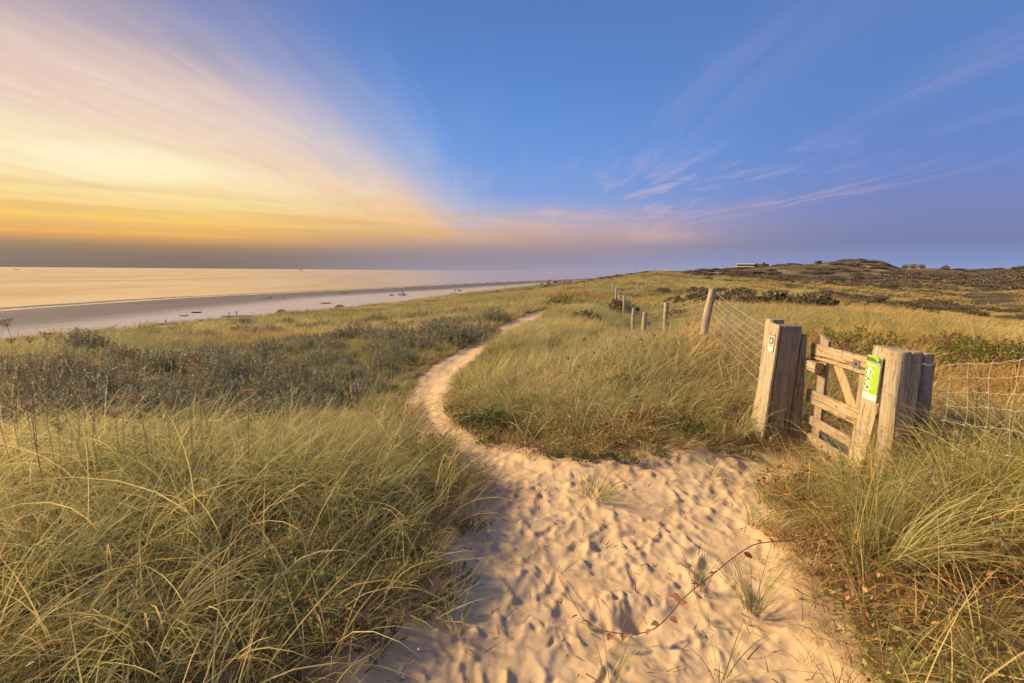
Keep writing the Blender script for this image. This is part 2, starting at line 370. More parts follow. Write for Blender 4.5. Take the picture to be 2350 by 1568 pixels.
# footprints: a small height map for the near sand
HX0, HX1, HY0, HY1, HC = -3.2, 4.6, .6, 13.0, .0125
hx = np.arange(HX0, HX1, HC); hy = np.arange(HY0, HY1, HC)
HM = np.zeros((len(hy), len(hx)))
GX, GY = np.meshgrid(hx, hy)
HM += .020*fbm(GX*1.6, GY*1.6, 201, 4)+.010*fbm(GX*4.5, GY*4.5, 207, 3)
sdf = sdist(GX[::4, ::4], GY[::4, ::4], SANDP); sdf = np.kron(sdf, np.ones((4, 4)))[:len(hy), :len(hx)]
cand = 0
for i in range(9000):
    x, y = rng.uniform(HX0+.4, HX1-.4), rng.uniform(HY0+.4, HY1-.4)
    iy, ix = int((y-HY0)/HC), int((x-HX0)/HC)
    if sdf[iy, ix] < .06 or (i > 3000 and rng.random() < .3): continue
    big_ = rng.random() < .42
    L = rng.uniform(.08, .18) if big_ else rng.uniform(.02, .06); Wd = L*rng.uniform(.5, .85); dep = (rng.uniform(.006, .016) if big_ else rng.uniform(.004, .009))
    a = rng.normal(R(100), R(35)); rad = int(L*2.2/HC)
    y0, y1, x0, x1 = max(0, iy-rad), min(len(hy), iy+rad), max(0, ix-rad), min(len(hx), ix+rad)
    X = GX[y0:y1, x0:x1]-x; Yy = GY[y0:y1, x0:x1]-y
    p = (X*math.cos(a)+Yy*math.sin(a))/L; q = (-X*math.sin(a)+Yy*math.cos(a))/Wd
    p = p+.25*np.sin(q*2+i); q = q+.2*np.sin(p*2.5+i*2); rr = np.sqrt(p*p+q*q)*(1+.22*np.sin(3*np.arctan2(q, p)+i))
    prof = -dep*(1-smooth(rr, .25, 1.0))+dep*.45*np.exp(-((rr-1.12)/.22)**2)*(1+.5*p)
    old = HM[y0:y1, x0:x1]
    HM[y0:y1, x0:x1] = old*(1-.55*(1-smooth(rr, .5, 1.0)))+prof
HM += .0055*fbm(GX*11, GY*11, 221, 4)+.0035*np.abs(fbm(GX*24, GY*24, 227, 2))
# a little dug burrow
bx, by = ground(1458, 1418)[:2]; rr = np.hypot((GX-bx)/.14, (GY-by)/.11); HM += -.075*np.exp(-rr**2*2.5)
rr = np.hypot((GX-bx+.03)/.2, (GY-by-.17)/.10); HM += .05*np.exp(-rr**2)*(1+.6*fbm(GX*30, GY*30, 231, 2))
def footz(x, y):
    fx = np.clip((x-HX0)/HC, 0, len(hx)-1.001); fy = np.clip((y-HY0)/HC, 0, len(hy)-1.001)
    ix, iy = fx.astype(int), fy.astype(int); fx -= ix; fy -= iy
    h = (HM[iy, ix]*(1-fx)+HM[iy, ix+1]*fx)*(1-fy)+(HM[iy+1, ix]*(1-fx)+HM[iy+1, ix+1]*fx)*fy
    ins = (x > HX0) & (x < HX1) & (y > HY0) & (y < HY1)
    return np.where(ins, h, .03*fbm(x*1.2, y*1.2, 205, 3))

# ------------------------------------------------------------------ terrain mesh, one grid shared out over dunes, sand path, beach and hills
th = np.concatenate([np.arange(-180, -60, 3.0), np.arange(-60, -34, .5), np.arange(-34, 50, .22), np.arange(50, 62, .5), np.arange(62, 180, 3.0)])
rr_ = [0.25]
while rr_[-1] < 9000:
    r = rr_[-1]; rr_.append(r*(1.02 if r < 1.8 else 1.0052 if r < 8.5 else 1.012 if r < 45 else 1.014 if r < 700 else 1.05))
rs = np.array(rr_); TH, RR = np.meshgrid(np.radians(th), rs)
TX, TY = np.sin(TH)*RR, np.cos(TH)*RR
TZ = height(TX, TY)
near = RR < 40; SM = np.full(TX.shape, -5.0); SM[near] = sandm(TX[near], TY[near])
TZ = TZ+footz(TX, TY)*smooth(SM, -.03, .10)+np.where(near, .02*fbm(TX*3, TY*3, 71, 3)*(1-smooth(SM, -.1, .05)), 0)-.05*smooth(SM, .0, .3)*near
TZ = np.where(near & (SM < 0), TZ+.06*smooth(-SM, 0, .35), TZ)      # turf stands a little above the worn sand
nr, nc = TX.shape
idx = np.arange(nr*nc).reshape(nr, nc)
nxt = np.roll(idx, -1, axis=1)
Q = np.stack([idx[:-1], nxt[:-1], nxt[1:], idx[1:]], -1).reshape(-1, 4)[:, ::-1]
Vt = np.stack([TX, TY, TZ], -1).reshape(-1, 3)
cx = Vt[Q].mean(1); smq = SM.ravel()[Q].mean(1)
dcr = xcrest(cx[:, 1])-cx[:, 0]
is_beach = (dcr > 10+.10*np.clip(cx[:, 1], 0, 400))
rq = np.hypot(cx[:, 0], cx[:, 1])
is_path = (smq > -.0) & ~is_beach
is_hill = (rq > 150) & ~is_beach & ~is_path
keep = ~((cx[:, 0] < xwater(cx[:, 1])-60))

def mat_sand():
    m, t, b = mat('sand'); g = t.nodes.new('ShaderNodeNewGeometry'); p = S(t, g.outputs['Position'])
    n1 = noise(t, p, 1.3, 4); n2 = noise(t, p, 60, 3, .7); n3 = noise(t, p, 9, 5, .6)
    c = mix(t, n1.ss(.3, .7), (.53, .385, .22), (.62, .47, .275))
    c = mix(t, n3.ss(.58, .75)*.22, c, (.34, .26, .18))
    c = mix(t, n2.ss(.62, .74)*.35, c, (.30, .23, .16))
    t.links.new(c.k, b.inputs['Base Color']); b.inputs['Roughness'].default_value = .95; b.inputs['Specular IOR Level'].default_value = .15
    bn = t.nodes.new('ShaderNodeBump'); bn.inputs['Strength'].default_value = .5; bn.inputs['Distance'].default_value = .006
    h = n3*.8+n2*.25+noise(t, p, 26, 4, .6)*.6
    t.links.new(h.k, bn.inputs['Height']); t.links.new(bn.outputs[0], b.inputs['Normal']); return m
def mat_soil():
    m, t, b = mat('dune_soil'); g = t.nodes.new('ShaderNodeNewGeometry'); p = S(t, g.outputs['Position'])
    n1 = noise(t, p, .5, 4); n2 = noise(t, p, 22, 5, .7); n3 = noise(t, p, 4, 4, .6)
    c = mix(t, n2.ss(.35, .7), (.085, .055, .03), (.22, .15, .075))
    c = mix(t, n1.ss(.4, .62)*.6, c, (.16, .17, .05))
    c = mix(t, n3.ss(.62, .72)*.6, c, (.42, .33, .21))
    ea = t.nodes.new('ShaderNodeAttribute'); ea.attribute_name = 'sanddist'; ed = S(t, ea.outputs['Fac'])
    c = mix(t, (ed+(n3-.5)*.35+(n2-.5)*.25).ss(-.20, -.02), c, (.50, .36, .21))
    t.links.new(c.k, b.inputs['Base Color']); b.inputs['Roughness'].default_value = .95; b.inputs['Specular IOR Level'].default_value = .1
    bn = t.nodes.new('ShaderNodeBump'); bn.inputs['Strength'].default_value = .8; bn.inputs['Distance'].default_value = .03
    t.links.new(n2.k, bn.inputs['Height']); t.links.new(bn.outputs[0], b.inputs['Normal']); return m
def mat_hill():
    m, t, b = mat('dune_heath'); g = t.nodes.new('ShaderNodeNewGeometry'); p = S(t, g.outputs['Position'])
    x, y, z = sep(t, p); p2 = xyz(t, x, y, z*2.0)
    n0 = noise(t, p2, .012, 3, .5); n1 = noise(t, p2, .045, 6, .65); n2 = noise(t, p2, .5, 5, .7); n3 = noise(t, p2, .02, 5, .6, .4)
    grass = mix(t, n0.ss(.4, .6), (.17, .14, .08), (.26, .20, .10))
    c = mix(t, n1.ss(.45, .56)*.9, grass, (.10, .083, .06))
    c = mix(t, n2.ss(.45, .62)*.5, c, (.075, .065, .045))
    ba = t.nodes.new('ShaderNodeAttribute'); ba.attribute_name = 'bare'; bs = S(t, ba.outputs['Fac'])
    c = mix(t, bs.ss(.35, .6), c, mix(t, n2.ss(.4, .6), (.50, .40, .31), (.36, .29, .22)))
    t.links.new(c.k, b.inputs['Base Color']); b.inputs['Roughness'].default_value = 1; b.inputs['Specular IOR Level'].default_value = .05
    bn = t.nodes.new('ShaderNodeBump'); bn.inputs['Strength'].default_value = 1; bn.inputs['Distance'].default_value = 1.5
    t.links.new((n2+n1).k, bn.inputs['Height']); t.links.new(bn.outputs[0], b.inputs['Normal']); return m
def mat_beach():
    m, t, b = mat('beach_sand'); g = t.nodes.new('ShaderNodeNewGeometry'); p = S(t, g.outputs['Position'])
    a = t.nodes.new('ShaderNodeAttribute'); a.attribute_name = 'shore'; s = S(t, a.outputs['Fac'])
    x, y, z = sep(t, p)
    al = xyz(t, (x-y*.38)*.12, (y+x*.38)*.012, 0.0)              # stretched along the coast
    n1 = noise(t, al, 1.0, 5, .6); n2 = noise(t, p, .35, 6, .7); n3 = noise(t, p, 2.2, 4, .6)
    sw = s+(n1-.5)*34.0
    wet = sw.ss(118, 74); vw = (s+(n1-.5)*16.0).ss(40, 16)
    c = mix(t, n2.ss(.35, .65), (.36, .325, .31), (.46, .42, .40))
    c = mix(t, n3.ss(.56, .68)*.35, c, (.18, .15, .14))
    c = mix(t, wet*.92, c, (.105, .09, .085)); c = mix(t, vw*.75, c, (.12, .09, .07))
    c = mix(t, (n1.ss(.50, .56)*(s.ss(90, 50))*.5), c, (.07, .06, .055))
    t.links.new(c.k, b.inputs['Base Color'])
    ro = (vw*-.55+.95).max(.3); t.links.new(ro.k, b.inputs['Roughness'])
    bn = t.nodes.new('ShaderNodeBump'); bn.inputs['Strength'].default_value = .6; bn.inputs['Distance'].default_value = .12
    t.links.new((n2+n3*.5).k, bn.inputs['Height']); t.links.new(bn.outputs[0], b.inputs['Normal']); return m
M_SAND, M_SOIL, M_HILL, M_BEACH = mat_sand(), mat_soil(), mat_hill(), mat_beach()
BARE = [(ground(px, py, Y1=800)[:2], rx, ry) for px, py, rx, ry in ((1795, 622, 14, 9), (1770, 624, 8, 6), (2035, 632, 13, 22), (2060, 640, 8, 14), (1992, 613, 14, 7), (2020, 620, 12, 8), (1955, 621, 14, 6), (1872, 648, 12, 7), (1850, 650, 8, 5), (1680, 623, 9, 6), (1900, 634, 7, 5), (2170, 628, 14, 7), (1640, 626, 8, 6))]
def bare(x, y):
    b_ = np.zeros(np.shape(x)); n = .45*fbm(x/5, y/5, 61, 4)
    for (c_, rx, ry) in BARE: b_ = np.maximum(b_, np.clip(1-np.hypot((x-c_[0])/rx, (y-c_[1])/ry)+n, 0, 1))
    return b_
def piece(name, mask, m):
    q = Q[mask & keep]; us, inv = np.unique(q, return_inverse=True)
    me = mesh_np(name, Vt[us], inv.reshape(-1, 4), m, True)
    if name == 'beach':
        s = (Vt[us, 0]-xwater(Vt[us, 1]))*.93
        at_ = me.attributes.new('shore', 'FLOAT', 'POINT')
        if len(me.vertices) == len(s): at_.data.foreach_set('value', s.astype(np.float32))
    if name == 'dune_ground':
        at_ = me.attributes.new('sanddist', 'FLOAT', 'POINT'); at_.data.foreach_set('value', SM.ravel()[us].astype(np.float32))
    if name == 'hills':
        at_ = me.attributes.new('bare', 'FLOAT', 'POINT'); at_.data.foreach_set('value', bare(Vt[us, 0], Vt[us, 1]).astype(np.float32))
    o = link(name, me); o['kind'] = 'structure'; return o
piece('sand_path', is_path, M_SAND); piece('beach', is_beach, M_BEACH)
piece('dune_ground', ~is_beach & ~is_path & ~is_hill, M_SOIL); piece('hills', is_hill, M_HILL)
# sea: one sheet to the horizon
m, t, b = mat('sea_water'); g = t.nodes.new('ShaderNodeNewGeometry'); p = S(t, g.outputs['Position'])
x, y, z = sep(t, p)
w1 = noise(t, xyz(t, x*.9+y*.1, y*.22-x*.1, 0.0), .30, 4, .55); w2 = noise(t, xyz(t, x*.5, y*.12, 0.0), .06, 4, .6); w3 = noise(t, xyz(t, x, y*.4, 0.0), .006, 3, .5)
b.inputs['Base Color'].default_value = (1.0, .78, .52, 1); b.inputs['Metallic'].default_value = .92
bn = t.nodes.new('ShaderNodeBump'); bn.inputs['Strength'].default_value = .04; bn.inputs["Distance"].default_value = .3
t.links.new((w1*.5+w2*1.4).k, bn.inputs['Height']); t.links.new(bn.outputs[0], b.inputs['Normal'])
ro = w3.ss(.4, .6)*.05+w2.ss(.3, .7)*.05+.13; t.links.new(ro.k, b.inputs['Roughness'])
rs2 = np.geomspace(60, 42000, 50); th2 = np.radians(np.arange(-180, 180.1, 3))
A, B = np.meshgrid(th2, rs2); V2 = np.stack([np.sin(A)*B, np.cos(A)*B, np.full(A.shape, SEA)], -1).reshape(-1, 3)
n2_ = len(th2); i2 = np.arange(len(V2)).reshape(50, n2_)
o = link('sea', mesh_np('sea', V2, np.stack([i2[:-1, :-1], i2[1:, :-1], i2[1:, 1:], i2[:-1, 1:]], -1).reshape(-1, 4), m, True)); o['kind'] = 'structure'

# ------------------------------------------------------------------ plant materials
def mat_plant(name, inst=True, trans=.42, rough=.55, spec=.3, patch=True):
    m, t, b = mat(name)
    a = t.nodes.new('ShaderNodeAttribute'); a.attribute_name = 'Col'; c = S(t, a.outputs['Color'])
    if inst:
        i = t.nodes.new('ShaderNodeAttribute'); i.attribute_type = 'INSTANCER'; i.attribute_name = 'tint'
        c = mix(t, 1.0, c, S(t, i.outputs['Color']), 'MULTIPLY')
    if patch:
        g = t.nodes.new('ShaderNodeNewGeometry'); p = S(t, g.outputs['Position'])
        n1 = noise(t, p, .33, 4, .6); n2 = noise(t, p, .09, 3, .5)
        c = mix(t, n1.ss(.5, .68)*.4, c, mix(t, 1.0, c, (1.2, .92, .66), 'MULTIPLY'))
        c = mix(t, n2.ss(.56, .42)*.6, c, mix(t, 1.0, c, (.62, .72, .60), 'MULTIPLY'))
    t.links.new(c.k, b.inputs['Base Color']); b.inputs['Roughness'].default_value = rough; b.inputs['Specular IOR Level'].default_value = spec
    tr = t.nodes.new('ShaderNodeBsdfTranslucent'); t.links.new(c.k, tr.inputs[0])
    mx = t.nodes.new('ShaderNodeMixShader'); mx.inputs[0].default_value = trans
    t.links.new(b.outputs[0], mx.inputs[1]); t.links.new(tr.outputs[0], mx.inputs[2])
    t.links.new(mx.outputs[0], t.nodes['Material Output'].inputs[0]); return m
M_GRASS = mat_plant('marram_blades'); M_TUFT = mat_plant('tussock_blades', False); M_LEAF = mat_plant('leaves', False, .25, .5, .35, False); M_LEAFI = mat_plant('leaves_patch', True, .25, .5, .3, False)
M_DRY = mat_plant('dry_stems', False, .15, .8, .1, False)

GREENS = np.array([(.31, .36, .10), (.37, .41, .13), (.24, .30, .11), (.46, .46, .17), (.31, .37, .17)])
STRAWS = np.array([(.68, .54, .24), (.78, .64, .32), (.56, .42, .18), (.72, .56, .27)])
BROWNS = np.array([(.36, .22, .09), (.44, .28, .12), (.26, .17, .09)])
def blades(n, h, base_r, segs=4, width=.005, tilt=(.15, .7), bend=(.4, 1.4), wind=(1, 0), windk=.6, mixw=(.54, .34, .12), seed=0, hvar=.35):
    """ribbons that rise from a small disc, arch over and taper to a point"""
    g = np.random.default_rng(seed)
    a0 = g.uniform(0, 2*np.pi, n); r0 = base_r*np.sqrt(g.random(n)); base = np.stack([np.cos(a0)*r0, np.sin(a0)*r0, np.full(n, -.03)], -1)
    az = a0+g.normal(0, .8, n); dirx = np.cos(az)+wind[0]*windk*g.uniform(.4, 1.6, n); diry = np.sin(az)+wind[1]*windk*g.uniform(.4, 1.6, n)
    az = np.arctan2(diry, dirx)
    t0 = g.uniform(*tilt, n)*.6; t1 = t0+g.uniform(*bend, n); L = h*g.uniform(1-hvar, 1+hvar, n)
    kink = g.random(n) < .06; t1 = np.where(kink, t1+1.0, t1)
    W = width*g.uniform(.6, 1.3, n)
    typ = g.choice(3, n, p=mixw)
    c0 = np.where((typ == 0)[:, None], GREENS[g.integers(0, 5, n)], np.where((typ == 1)[:, None], STRAWS[g.integers(0, 4, n)], BROWNS[g.integers(0, 3, n)]))
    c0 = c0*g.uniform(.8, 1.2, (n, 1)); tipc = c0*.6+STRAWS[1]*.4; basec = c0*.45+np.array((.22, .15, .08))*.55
    V = []; C = []
    p = base.copy(); side0 = np.stack([-np.sin(az), np.cos(az), np.zeros(n)], -1)
    tw = g.uniform(-1.2, 1.2, n); up = np.array((0, 0, 1.0))
    for i in range(segs+1):
        s = i/segs; t = t0+(t1-t0)*s**1.3
        d = np.stack([np.sin(t)*np.cos(az), np.sin(t)*np.sin(az), np.cos(t)], -1)
        if i: p = p+d*(L/segs)[:, None]
        nrm = np.cross(d, side0); w = (W*(1-s**2.2)**.8*.5)[:, None]
        sd = side0*np.cos(tw+s*.8)[:, None]+nrm*np.sin(tw+s*.8)[:, None]
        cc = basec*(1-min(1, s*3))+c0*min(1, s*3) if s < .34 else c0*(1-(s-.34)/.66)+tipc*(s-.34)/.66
        if i < segs: V += [p-sd*w, p+sd*w]; C += [cc, cc]
        else: V += [p]; C += [cc]
    k = 2*segs+1; V = np.stack(V, 1).reshape(-1, 3); C = np.stack(C, 1).reshape(-1, 3)
    b = np.arange(n)*k; F = []
    for i in range(segs-1): F.append(np.stack([b+2*i, b+2*i+1, b+2*i+3, b+2*i+2], -1))
    T = np.stack([b+2*segs-2, b+2*segs-1, b+2*segs], -1)
    F = np.concatenate(F) if F else np.zeros((0, 4), int)
    return V, F, T, C
def join_parts(lst):
    V = []; C = []; F = []; k = 0
    for v, f4, t3, c in lst:
        V.append(v); C.append(c); F += (f4+k).tolist(); F += (t3+k).tolist(); k += len(v)
    return np.concatenate(V), F, np.concatenate(C)
def me_from(name, lst, m, smooth=False):
    V, F, C = join_parts(lst); return mesh_np(name, V, F, m, smooth, C)
def leaf_cloud(n, cx, rad, size, cols, seed=0, aspect=.45, upb=.3, shell=.0, fold=True):
    """n leaves (two facets each) spread through an ellipsoid"""
    g = np.random.default_rng(seed); d = g.normal(size=(n, 3)); d /= np.linalg.norm(d, axis=1)[:, None]
    r = (shell+(1-shell)*g.random(n))**(1/3); p = np.array(cx)+d*r[:, None]*np.array(rad)
    ax = g.normal(size=(n, 3)); ax[:, 2] += upb; ax += d*.6; ax /= np.linalg.norm(ax, axis=1)[:, None]
    q = g.normal(size=(n, 3)); sd = np.cross(ax, q); sd /= np.linalg.norm(sd, axis=1)[:, None]; nn = np.cross(ax, sd)
    s = (size*g.uniform(.6, 1.4, n))[:, None]
    V = np.stack([p, p+ax*s*.5+sd*s*aspect*.5+nn*s*.08, p+ax*s, p+ax*s*.5-sd*s*aspect*.5+nn*s*.08], 1).reshape(-1, 3)
    b = np.arange(n)*4; F = np.stack([b, b+1, b+2, b+3], -1)
    c = np.array(cols)[g.integers(0, len(cols), n)]*g.uniform(.7, 1.3, (n, 1)); C = np.repeat(c, 4, 0)
    return V, F, np.zeros((0, 3), int), C
def twig_cloud(n, h, rad, cols, seed=0, r=.004, leaf=0, lcols=None, lsize=.03, laspect=.3):
    """woody stems from a common foot with leaves set along them"""
    g = np.random.default_rng(seed); out = []
    V = []; F = []; C = []
    LV = []; LC = []
    for i in range(n):
        a = g.uniform(0, 2*np.pi); rr = rad*math.sqrt(g.random()); top = np.array([math.cos(a)*rr, math.sin(a)*rr, h*(1-.45*(rr/rad)**2)*g.uniform(.75, 1.12)])
        b = np.array([math.cos(a)*rr*.25, math.sin(a)*rr*.25, -.03]); mid = (b+top)/2+np.array([math.cos(a), math.sin(a), 0])*rr*.18+g.normal(0, .04*h, 3)
        pts = [b, (b+mid)/2+g.normal(0, .01, 3), mid, (mid+top)/2+g.normal(0, .02*h, 3), top]; c = np.array(cols[g.integers(0, len(cols))])
        k = len(V)
        for j, p in enumerate(pts):
            w = r*(1-j/5.0); V += [p+(w, 0, 0), p+(-w*.5, w*.86, 0), p+(-w*.5, -w*.86, 0)]; C += [c]*3
        for j in range(4):
            for q in range(3): F.append((k+j*3+q, k+j*3+(q+1) % 3, k+j*3+3+(q+1) % 3, k+j*3+3+q))
        for j in range(leaf):
            s = g.uniform(.3, 1.0)**.7; s4 = s*4; j0 = min(3, int(s4)); p = pts[j0]+(pts[j0+1]-pts[j0])*(s4-j0)
            ax = (pts[j0+1]-pts[j0]); ax = ax/np.linalg.norm(ax)*.7+g.normal(size=3)*.55; ax /= np.linalg.norm(ax)
            sd = np.cross(ax, g.normal(size=3)); sd /= np.linalg.norm(sd); z = lsize*g.uniform(.6, 1.3)
            LV += [p, p+ax*z*.5+sd*z*laspect*.5, p+ax*z, p+ax*z*.5-sd*z*laspect*.5]
            lc = np.array(lcols[g.integers(0, len(lcols))])*g.uniform(.75, 1.3); LC += [lc]*4
    stem = (np.array(V), np.array(F), np.zeros((0, 3), int), np.array(C))
    fol = None
    if leaf:
        b = np.arange(len(LV)//4)*4; fol = (np.array(LV), np.stack([b, b+1, b+2, b+3], -1), np.zeros((0, 3), int), np.array(LC))
    return stem, fol

# ------------------------------------------------------------------ scattering by geometry nodes (only for what nobody could count)
def scatter(name, protos, pts, rot, scale, tint, idx, label=None):
    coll = bpy.data.collections.new(name+'_kinds')
    for i, me in enumerate(protos):
        o = bpy.data.objects.new(f'{name}_kind_{chr(97+i)}', me); coll.objects.link(o)
    me = bpy.data.meshes.new(name); me.vertices.add(len(pts)); me.vertices.foreach_set('co', np.asarray(pts, np.float32).ravel())
    for nm, ty, arr, fld in (('rot', 'FLOAT_VECTOR', rot, 'vector'), ('scl', 'FLOAT_VECTOR', scale, 'vector'), ('tint', 'FLOAT_COLOR', tint, 'color'), ('idx', 'INT', idx, 'value')):
        a = me.attributes.new(nm, ty, 'POINT')
        if nm == 'tint': arr = np.hstack([arr, np.ones((len(arr), 1))])
        a.data.foreach_set(fld, np.ascontiguousarray(arr, np.int32 if ty == 'INT' else np.float32).ravel())
    o = link(name, me); o['kind'] = 'stuff'
    if label: o['label'] = label
    ng = bpy.data.node_groups.new(name, 'GeometryNodeTree')
    ng.interface.new_socket('Geometry', in_out='INPUT', socket_type='NodeSocketGeometry'); ng.interface.new_socket('Geometry', in_out='OUTPUT', socket_type='NodeSocketGeometry')
    N = ng.nodes; gi, go = N.new('NodeGroupInput'), N.new('NodeGroupOutput')
    ci = N.new('GeometryNodeCollectionInfo'); ci.inputs['Collection'].default_value = coll; ci.inputs['Separate Children'].default_value = True; ci.inputs['Reset Children'].default_value = True
    ip = N.new('GeometryNodeInstanceOnPoints'); ip.inputs['Pick Instance'].default_value = True
    def na(nm, ty):
        n = N.new('GeometryNodeInputNamedAttribute'); n.data_type = ty; n.inputs[0].default_value = nm
        return [q for q in n.outputs if q.enabled][0]
    L = ng.links
    L.new(gi.outputs[0], ip.inputs['Points']); L.new(ci.outputs[0], ip.inputs['Instance'])
    L.new(na('idx', 'INT'), ip.inputs['Instance Index']); L.new(na('rot', 'FLOAT_VECTOR'), ip.inputs['Rotation']); L.new(na('scl', 'FLOAT_VECTOR'), ip.inputs['Scale'])
    L.new(ip.outputs[0], go.inputs[0])
    md = o.modifiers.new('scatter', 'NODES'); md.node_group = ng
    return o
def sector(n, r0, r1, a0=-58, a1=58):
    r = np.sqrt(rng.uniform(r0*r0, r1*r1, n)); a = np.radians(rng.uniform(a0, a1, n)); return np.sin(a)*r, np.cos(a)*r
def polyd(x, y, px):
    return sdist(x, y, np.array([ground(*p)[:2] for p in px]))
def tint_of(x, y, n):
    f1 = fbm(x/3.1, y/3.1, 301, 3); f2 = fbm(x/11, y/11, 311, 3); f3 = rng.normal(0, .09, n)
    t = np.ones((n, 3))*(1+.25*f1+f3)[:, None]*(1+.12*smooth(-x, -.5, 1.5)*(1-smooth(np.hypot(x, y), 6, 12)))[:, None]  # last factor lightens the near left grass, in place of sun reaching it
    w = smooth(x/np.maximum(y, 2), .25, .8)*.65       # the land side is drier and more golden
    t *= 1+w[:, None]*np.array((.28, .10, -.12)); t *= 1+smooth(f2, .05, .6)[:, None]*np.array((.24, -.02, -.20))*(.5+.5*smooth(x, 0, 6))[:, None]
    return np.clip(t, .3, 2.2)

EXCL = []          # (x, y, r): keep the grass off these spots
def grass_band(name, protos, n, r0, r1, sc, a0=-58, a1=58, margin=.05, hfun=None, label=None, keepf=None):
    x, y = sector(n, r0, r1, a0, a1); ok = (xcrest(y)-x) < 2.0
    s = np.full(x.shape, -5.0); q = np.hypot(x, y) < 40; s[q] = sandm(x[q], y[q]); ok &= s < -margin
    if keepf is not None: ok &= keepf(x, y, s)
    for ex, ey, er in EXCL: ok &= np.hypot(x-ex, y-ey) > er
    x, y, s = x[ok], y[ok], s[ok]; n = len(x); z = height(x, y)+.04
    hm = (hfun(x, y, s) if hfun is not None else np.ones(n))*sc*rng.uniform(.75, 1.25, n)
    rot = np.stack([rng.normal(0, .14, n), rng.normal(0, .14, n), rng.normal(0, 1.0+.5*(r0 < 5), n)], -1)
    scl = np.stack([hm*rng.uniform(.85, 1.2, n)]*2+[hm], -1)
    return scatter(name, protos, np.stack([x, y, z], -1), rot, scl, tint_of(x, y, n), rng.integers(0, len(protos), n), label)
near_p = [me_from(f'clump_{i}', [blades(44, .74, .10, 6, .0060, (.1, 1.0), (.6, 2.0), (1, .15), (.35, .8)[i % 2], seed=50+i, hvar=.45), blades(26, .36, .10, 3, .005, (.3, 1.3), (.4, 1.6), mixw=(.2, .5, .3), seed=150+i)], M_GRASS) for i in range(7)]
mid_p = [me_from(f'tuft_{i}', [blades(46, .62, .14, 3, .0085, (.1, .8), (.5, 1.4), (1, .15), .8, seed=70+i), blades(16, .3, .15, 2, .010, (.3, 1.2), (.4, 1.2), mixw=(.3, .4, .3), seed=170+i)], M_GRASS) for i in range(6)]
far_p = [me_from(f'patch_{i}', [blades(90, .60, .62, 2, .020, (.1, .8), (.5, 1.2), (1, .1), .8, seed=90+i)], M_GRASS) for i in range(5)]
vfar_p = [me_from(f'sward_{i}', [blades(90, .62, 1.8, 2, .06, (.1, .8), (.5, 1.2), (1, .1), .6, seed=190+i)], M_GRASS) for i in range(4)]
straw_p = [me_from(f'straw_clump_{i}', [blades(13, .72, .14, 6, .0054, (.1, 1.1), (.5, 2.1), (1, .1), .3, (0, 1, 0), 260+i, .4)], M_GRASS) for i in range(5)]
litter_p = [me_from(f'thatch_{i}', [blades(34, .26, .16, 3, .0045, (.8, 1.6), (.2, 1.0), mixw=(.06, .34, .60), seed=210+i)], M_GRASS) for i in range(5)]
def hnear(x, y, s):
    h = .90+.26*fbm(x/1.3, y/1.3, 401, 3)
    front = smooth(x, -.6, .3)*(1-smooth(x, 3.1, 3.6))*(1-smooth(y, 6.2, 9.0))     # low growth on the front of the mound
    h *= 1-.35*front
    left = smooth(-x, .3, .9)
    h *= 1-left*(.30*(1-smooth(y, 2.6, 4.5))+.30*smooth(y, 4.6, 6.0))
    return h*(.34-.10*left+.64*smooth(-s, .0, 1.0))*(1-.15*left*smooth(y, 3.5, 4.5))
def near_keep(x, y, s):
    front = smooth(x, -.6, .3)*(1-smooth(x, 3.1, 3.6))*(1-smooth(y, 6.0, 8.0))
    near_ = 1-smooth(np.hypot(x, y), 3.0, 4.2)
    return rng.random(len(x)) > np.maximum(.45*front, .38*near_)
EXCL += [(3.15, 5.55, .22), (3.3, 5.6, .2), (3.37, 5.0, .12), (3.35, 4.5, .12), (3.55, 4.35, .2), (3.85, 4.6, .2)]
def plumes():
    kinds = []
    for i in range(4):
        g = np.random.default_rng(800+i); st = blades(1, .80, .01, 5, .003, (.02, .15), (.1, .5), (1, 0), .5, (.1, .9, 0), 800+i, .1)
        V = st[0]; a, b = V[-3], V[-1]; ax = b-a; ax = ax/np.linalg.norm(ax)
        lv = []; 
        for k in range(26): 
            t = k/26; q = b-ax*.15+ax*.19*t; lv.append(q+g.normal(0, .004*(1.3-t), 3))
        P_ = np.array(lv); n = len(P_); s1 = g.normal(0, .004, (n, 3)); VV = np.stack([P_-s1, P_+ax*.008+s1*.4+g.normal(0, .003, (n, 3)), P_+ax*.022, P_+ax*.010-s1], 1).reshape(-1, 3)
        bb = np.arange(n)*4; FF = np.stack([bb, bb+1, bb+2, bb+3], -1); CC = np.tile(np.array([(.50, .40, .22)]), (len(VV), 1))*g.uniform(.8, 1.2, (len(VV), 1))
        kinds.append(me_from(f'plume_{i}', [st, (VV, FF, np.zeros((0, 3), int), CC)], M_GRASS))
    x, y = sector(1500, 2.6, 16); s = sandm(x, y); ok = (s < -.4) & (rng.random(len(x)) < .5+.5*np.sign(fbm(x/2, y/2, 811, 2))); x, y = x[ok], y[ok]; n = len(x)
    sc = rng.uniform(.8, 1.3, n)
    scatter('grass_plumes', kinds, np.stack([x, y, height(x, y)], -1), np.stack([rng.normal(0, .12, n), rng.normal(.05, .12, n), rng.normal(0, 1.2, n)], -1), np.stack([sc]*3, -1), np.ones((n, 3)), rng.integers(0, 4, n), 'pale flowering plumes standing out of the marram grass')
